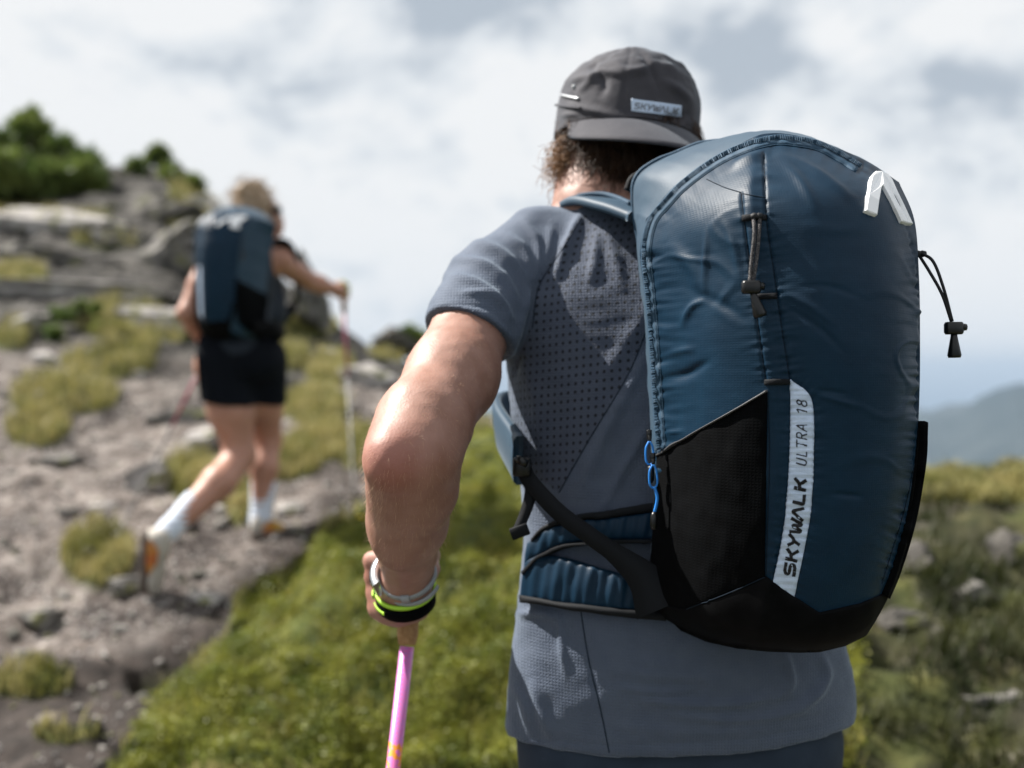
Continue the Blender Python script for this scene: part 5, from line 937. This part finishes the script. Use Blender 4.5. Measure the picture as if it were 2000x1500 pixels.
# ------------------------------------------------------------------ the woman ahead
wl = P(470, 1055, 4.1); woman = empty('person', wl, 'woman in black shorts and white socks striding up the path', 'person', 'hikers')
WA = dict(pel=P(462, 690, 4.12), ch=P(470, 545, 4.16), neck=P(512, 470, 4.22), head=P(505, 415, 4.26))
Bw = Field(P(300, 1200, 3.6)*[1, 0, 1]+[-.35, 3.55, 0], [-.62, 4.85, ZC+1.0], .0075)
shR, elR, haR = P(545, 508, 4.20), P(603, 548, 4.40), P(655, 566, 4.52); shL, elL, haL = P(412, 505, 4.12), P(366, 612, 4.02), P(398, 668, 4.22)
Bw.chain(np.array([WA['pel'], P(462, 620, 4.13), WA['ch'], P(490, 500, 4.18)]), [.125, .112, .125, .11], .04); Bw.chain(np.array([P(490, 500, 4.18), WA['neck'], WA['head']]), [.08, .05, .05], .03)
Bw.ell(WA['head'], (.074, .093, .105), .02); Bw.ell(WA['head']+[.045, .055, -.045], (.05, .055, .065), .03); Bw.ell(WA['head']+[.075, .085, -.03], (.012, .016, .02), .015); Bw.ell(WA['head']+[.074, -.005, -.02], (.012, .018, .028), .01)
Bw.chain(np.array([shL, P(490, 495, 4.18), shR]), [.05, .07, .055], .05); Bw.chain(np.array([shR, (shR+elR)/2, elR, (elR*.6+haR*.4), haR]), [.052, .046, .040, .038, .026], .02); Bw.chain(np.array([shL, (shL+elL)/2, elL, (elL*.6+haL*.4), haL]), [.050, .045, .040, .037, .026], .02)
for hnd in (haR, haL):
    Bw.cone(hnd, hnd+[.012, .03, .0], .027, .028, .01)
    for dz in (.027, .009, -.009, -.026): Bw.chain(np.array([hnd+[-.002, .035, dz], hnd+[.034, .05, dz], hnd+[.045, .078, dz], hnd+[.018, .090, dz]]), [.012, .0105, .0095, .008], .005)
    Bw.chain(np.array([hnd+[-.01, .02, .02], hnd+[-.016, .05, .032], hnd+[.004, .08, .034]]), [.013, .011, .009], .006)
hR, kR, aR = P(502, 715, 4.18), P(524, 858, 4.32), P(508, 1012, 4.25); hL, kL, aL = P(432, 715, 4.10), P(470, 890, 4.14), P(331, 1034, 3.83)
Bw.chain(np.array([hR, (hR+kR)/2, kR]), [.105, .080, .056], .04); Bw.chain(np.array([kR, kR*.65+aR*.35+[0, -.02, 0], aR]), [.055, .055, .035], .03)
Bw.chain(np.array([hL, (hL+kL)/2, kL]), [.110, .088, .060], .04); Bw.chain(np.array([kL, kL*.65+aL*.35+[.01, -.015, -.01], aL]), [.062, .064, .038], .03)
hlL, toL = P(280, 1032, 3.76), P(288, 1162, 3.80); hlR, toR = P(489, 1052, 4.19), P(585, 1050, 4.40)
Bw.chain(np.array([aL, hlL*.75+toL*.25+[.035, 0, 0], hlL*.2+toL*.8+[.025, 0, 0]]), [.036, .034, .024], .02); Bw.chain(np.array([aR, hlR*.7+toR*.3+[0, 0, .035], hlR*.2+toR*.8+[0, 0, .025]]), [.036, .034, .024], .02)
V, Q = Bw.mesh(3); mk('body', V, Q, M_skin2, woman)
T = Field(P(330, 800, 3.7)*[1, 0, 1]+[0, 3.8, 0], [-.70, 4.55, ZC+.72], .008); T.chain(np.array([WA['pel']+[0, 0, .02], P(462, 620, 4.13), WA['ch'], P(490, 500, 4.18)]), [.132, .120, .133, .116], .04); T.cone(P(505, 560, 4.30), P(515, 610, 4.28), .105, .10, .05); T.cone(P(445, 500, 4.15), P(530, 500, 4.2), .06, .06, .04)
T.cut(P(490, 478, 4.18), (0, 0, 1)); V, Q = T.mesh(3); V = V+normals(V, Q)*(.003*fbm(V*12, 3))[:, None]; mk('tank_top', V, Q, material('navy_tank_top', (.006, .012, .022), .7, .3), woman)
H = Field(P(330, 850, 3.7)*[1, 0, 1]+[0, 3.75, 0], [-.75, 4.6, ZC+.32], .008); H.cone(WA['pel']+[-.045, 0, -.02], WA['pel']+[.045, .02, -.02], .125, .125, .03); H.cone(WA['pel']+[0, 0, .07], WA['pel'], .125, .125, .03)
H.chain(np.array([hL+[-.012, 0, .03], hL*.42+kL*.58]), [.118, .112], .03); H.chain(np.array([hR+[.01, 0, .03], hR*.45+kR*.55]), [.115, .098], .03); H.cut(P(455, 787, 4.12), (-.12, .1, -1)); H.cut(P(460, 655, 4.12), (0, 0, 1))
V, Q = H.mesh(3); V = V+normals(V, Q)*(.005*fbm(V*9, 3))[:, None]; mk('shorts', V, Q, M_shorts2, woman)
for a_, k_, t0 in ((aL, kL, .36), (aR, kR, .46)):
    f = Field(np.minimum(a_, k_)-.14, np.maximum(a_, k_)+.14, .006); top = a_*(1-t0)+k_*t0; f.chain(np.array([a_+(a_-k_)*.08, a_, top+(k_-a_)*.05]), [.040, .041, .057], .02); f.cut(top, k_-a_); V, Q = f.mesh(3); V = V+normals(V, Q)*(.0015*np.sin(V[:, 2]*260))[:, None]; mk('sock', V, Q, M_sock, woman)
shoe(woman, hlL, toL, (1, -.25, .12), (M_shoe, M_sole, M_orange), .056); shoe(woman, hlR+[0, 0, -.005], toR+[0, 0, -.005], (0, 0, 1), (M_shoe, M_sole, M_orange), .046)
hf = Field(WA['head']-.22, WA['head']+.24, .007); hf.ell(WA['head']+[-.012, -.022, .012], (.082, .088, .105), .02); hf.ell(WA['head']+[-.03, -.045, .085], (.052, .050, .040), .03); hf.ell(WA['head']+[-.01, -.06, -.06], (.06, .045, .07), .03)
V, Q = hf.mesh(3); nn = normals(V, Q); V = V+nn*(.012*fbm(V*np.array([22, 22, 8]), 3))[:, None]; hair2 = mk('hair', V, Q, M_blond, woman); OFF[hair2.name] = OFF[woman.name]
cu = bpy.data.curves.new('hair_strands', 'CURVE'); cu.dimensions = '3D'; cu.bevel_depth = .0013; cu.bevel_resolution = 0; cu.materials.append(M_blond); OFFm = OFF[man.name]; OFF[man.name] = OFF[woman.name]
for k in RNG.choice(len(V), 500): strand(V[k], nn[k]*.8+[-.1, -.1, .2], RNG.uniform(.02, .06), .008)
OFF[man.name] = OFFm; ho = bpy.data.objects.new('hair_strands', cu); COL.objects.link(ho); ho.parent = hair2; ho['kind'] = 'stuff'
band('headband', [WA['head']+q for q in np.array([(.070, -.05, -.005), (.086, .0, .01), (.085, .05, .02), (.05, .095, .028), (0, .108, .03), (-.06, .08, .03)])], .014, .004, M_web, woman, [(1, -.4, 0), (1, 0, 0), (1, .5, 0), (.5, 1, 0), (0, 1, 0), (-.5, .8, 0)])
# her backpack: the same model, seen from its other side
SKIP = {'hip_wing', 'hip_wing_trim', 'stabilizer_strap', 'buckle', 'strap_tail', 'strap_end', 'shoulder_strap', 'load_strap', 'letter', 'seam', 'pocket_binding', 'zip_teeth'}
def kids(o): return [c for c in bpy.data.objects if c.parent == o]
p2 = empty('backpack', P(458, 530, 4.06)*[1, 1, 0]+[0, 0, P(458, 530, 4.06)[2]-.27], "blurred navy backpack on the woman's back with pale stripe at its left", 'backpack', 'backpacks of the hikers')
p2.rotation_euler = (math.radians(-4), math.radians(2), math.radians(-24)); p2.scale = (.96, .96, .96)
for c in kids(pack):
    if c.name.split('.')[0] in SKIP: continue
    q = c.copy(); COL.objects.link(q); q.parent = p2
    for g_ in kids(c):
        if g_.name.split('.')[0] not in SKIP: h_ = g_.copy(); COL.objects.link(h_); h_.parent = q
for s, pts in ((1, [P(500, 462, 4.12), P(522, 458, 4.2), P(530, 480, 4.28), P(526, 525, 4.36), P(514, 578, 4.44), P(495, 622, 4.34)]), (-1, [P(420, 480, 4.06), P(428, 470, 4.14), P(440, 485, 4.28), P(450, 560, 4.31), P(440, 600, 4.24), P(410, 625, 4.1)])):
    band('shoulder_strap', pts, .032, .016, M_base, p2, [(0, -.2, 1), (0, .2, 1), (.2*s, .8, .6), (.5*s, 1, 0), (s, .6, 0), (s, 0, 0)])
band('hip_belt', [P(400, 640, 4.0), P(380, 645, 4.1), P(400, 648, 4.26), P(470, 650, 4.30), P(535, 645, 4.22), P(545, 640, 4.1), P(520, 640, 4.0)], .03, .02, M_base, p2, [(-.3, -1, 0), (-1, 0, 0), (-.5, 1, 0), (0, 1, 0), (.6, .8, 0), (1, 0, 0), (.5, -1, 0)])
def her_pole(hand, tip, lab):
    d = tip-hand; d /= np.linalg.norm(d); r = empty('trekking_pole', hand, lab, 'trekking pole', 'trekking poles'); mb = MB(); lathe(mb, hand-d*.05, hand+d*.10, [(0, .010), (.1, .016), (.5, .015), (1, .012)], 12); mb.build('grip', M_cork, r)
    mb = MB(); lathe(mb, hand+d*.10, hand+(tip-hand)*.42, [(0, .0070), (1, .0062)], 10); mb.build('shaft', material('pink_paint', (.30, .05, .10), .4, .5), r); mb = MB(); lathe(mb, hand+(tip-hand)*.42, tip, [(0, .0058), (.93, .0045), (.94, .022), (.95, .022), (.955, .005), (1, .002)], 10); mb.build('lower_shaft', M_plastic, r)
    mb = MB(); wrist_ring(mb, hand+[0, -.01, .008], [.3, .9, .1], .030, .034, .009, .003); mb.build('strap', M_lime, r)
tR = on_ground(692, 975); her_pole(haR+[.024, .065, .0], tR, "pink trekking pole planted right of the woman"); tL = on_ground(225, 1065); her_pole(haL+[.02, .06, 0], tL, "dark trekking pole trailing behind the woman's left side")
# ------------------------------------------------------------------ the air
hz = MB(); hx = 16500.; z0, z1 = float(min(v[2] for v in np.array([[q.co[0], q.co[1], q.co[2]] for q in ground.data.vertices])))-1.0, 330.
hz.add([(a*hx, b*hx, c) for c in (z0, z1) for a, b in ((-1, -1), (1, -1), (1, 1), (-1, 1))], [[3, 2, 1, 0], [4, 5, 6, 7], [0, 1, 5, 4], [1, 2, 6, 5], [2, 3, 7, 6], [3, 0, 4, 7]])
hm_ = bpy.data.materials.new('haze_air'); hm_.use_nodes = True; t = hm_.node_tree; t.nodes.clear(); o_ = N('ShaderNodeOutputMaterial', t); pv = N('ShaderNodeVolumePrincipled', t); pv.inputs['Color'].default_value = (.35, .46, .60, 1); pv.inputs['Density'].default_value =   .00009; pv.inputs['Anisotropy'].default_value = .0
t.links.new(pv.outputs[0], o_.inputs['Volume']); hm_.cycles.homogeneous_volume = True
hz.build('haze', hm_, None, False, 'stuff')
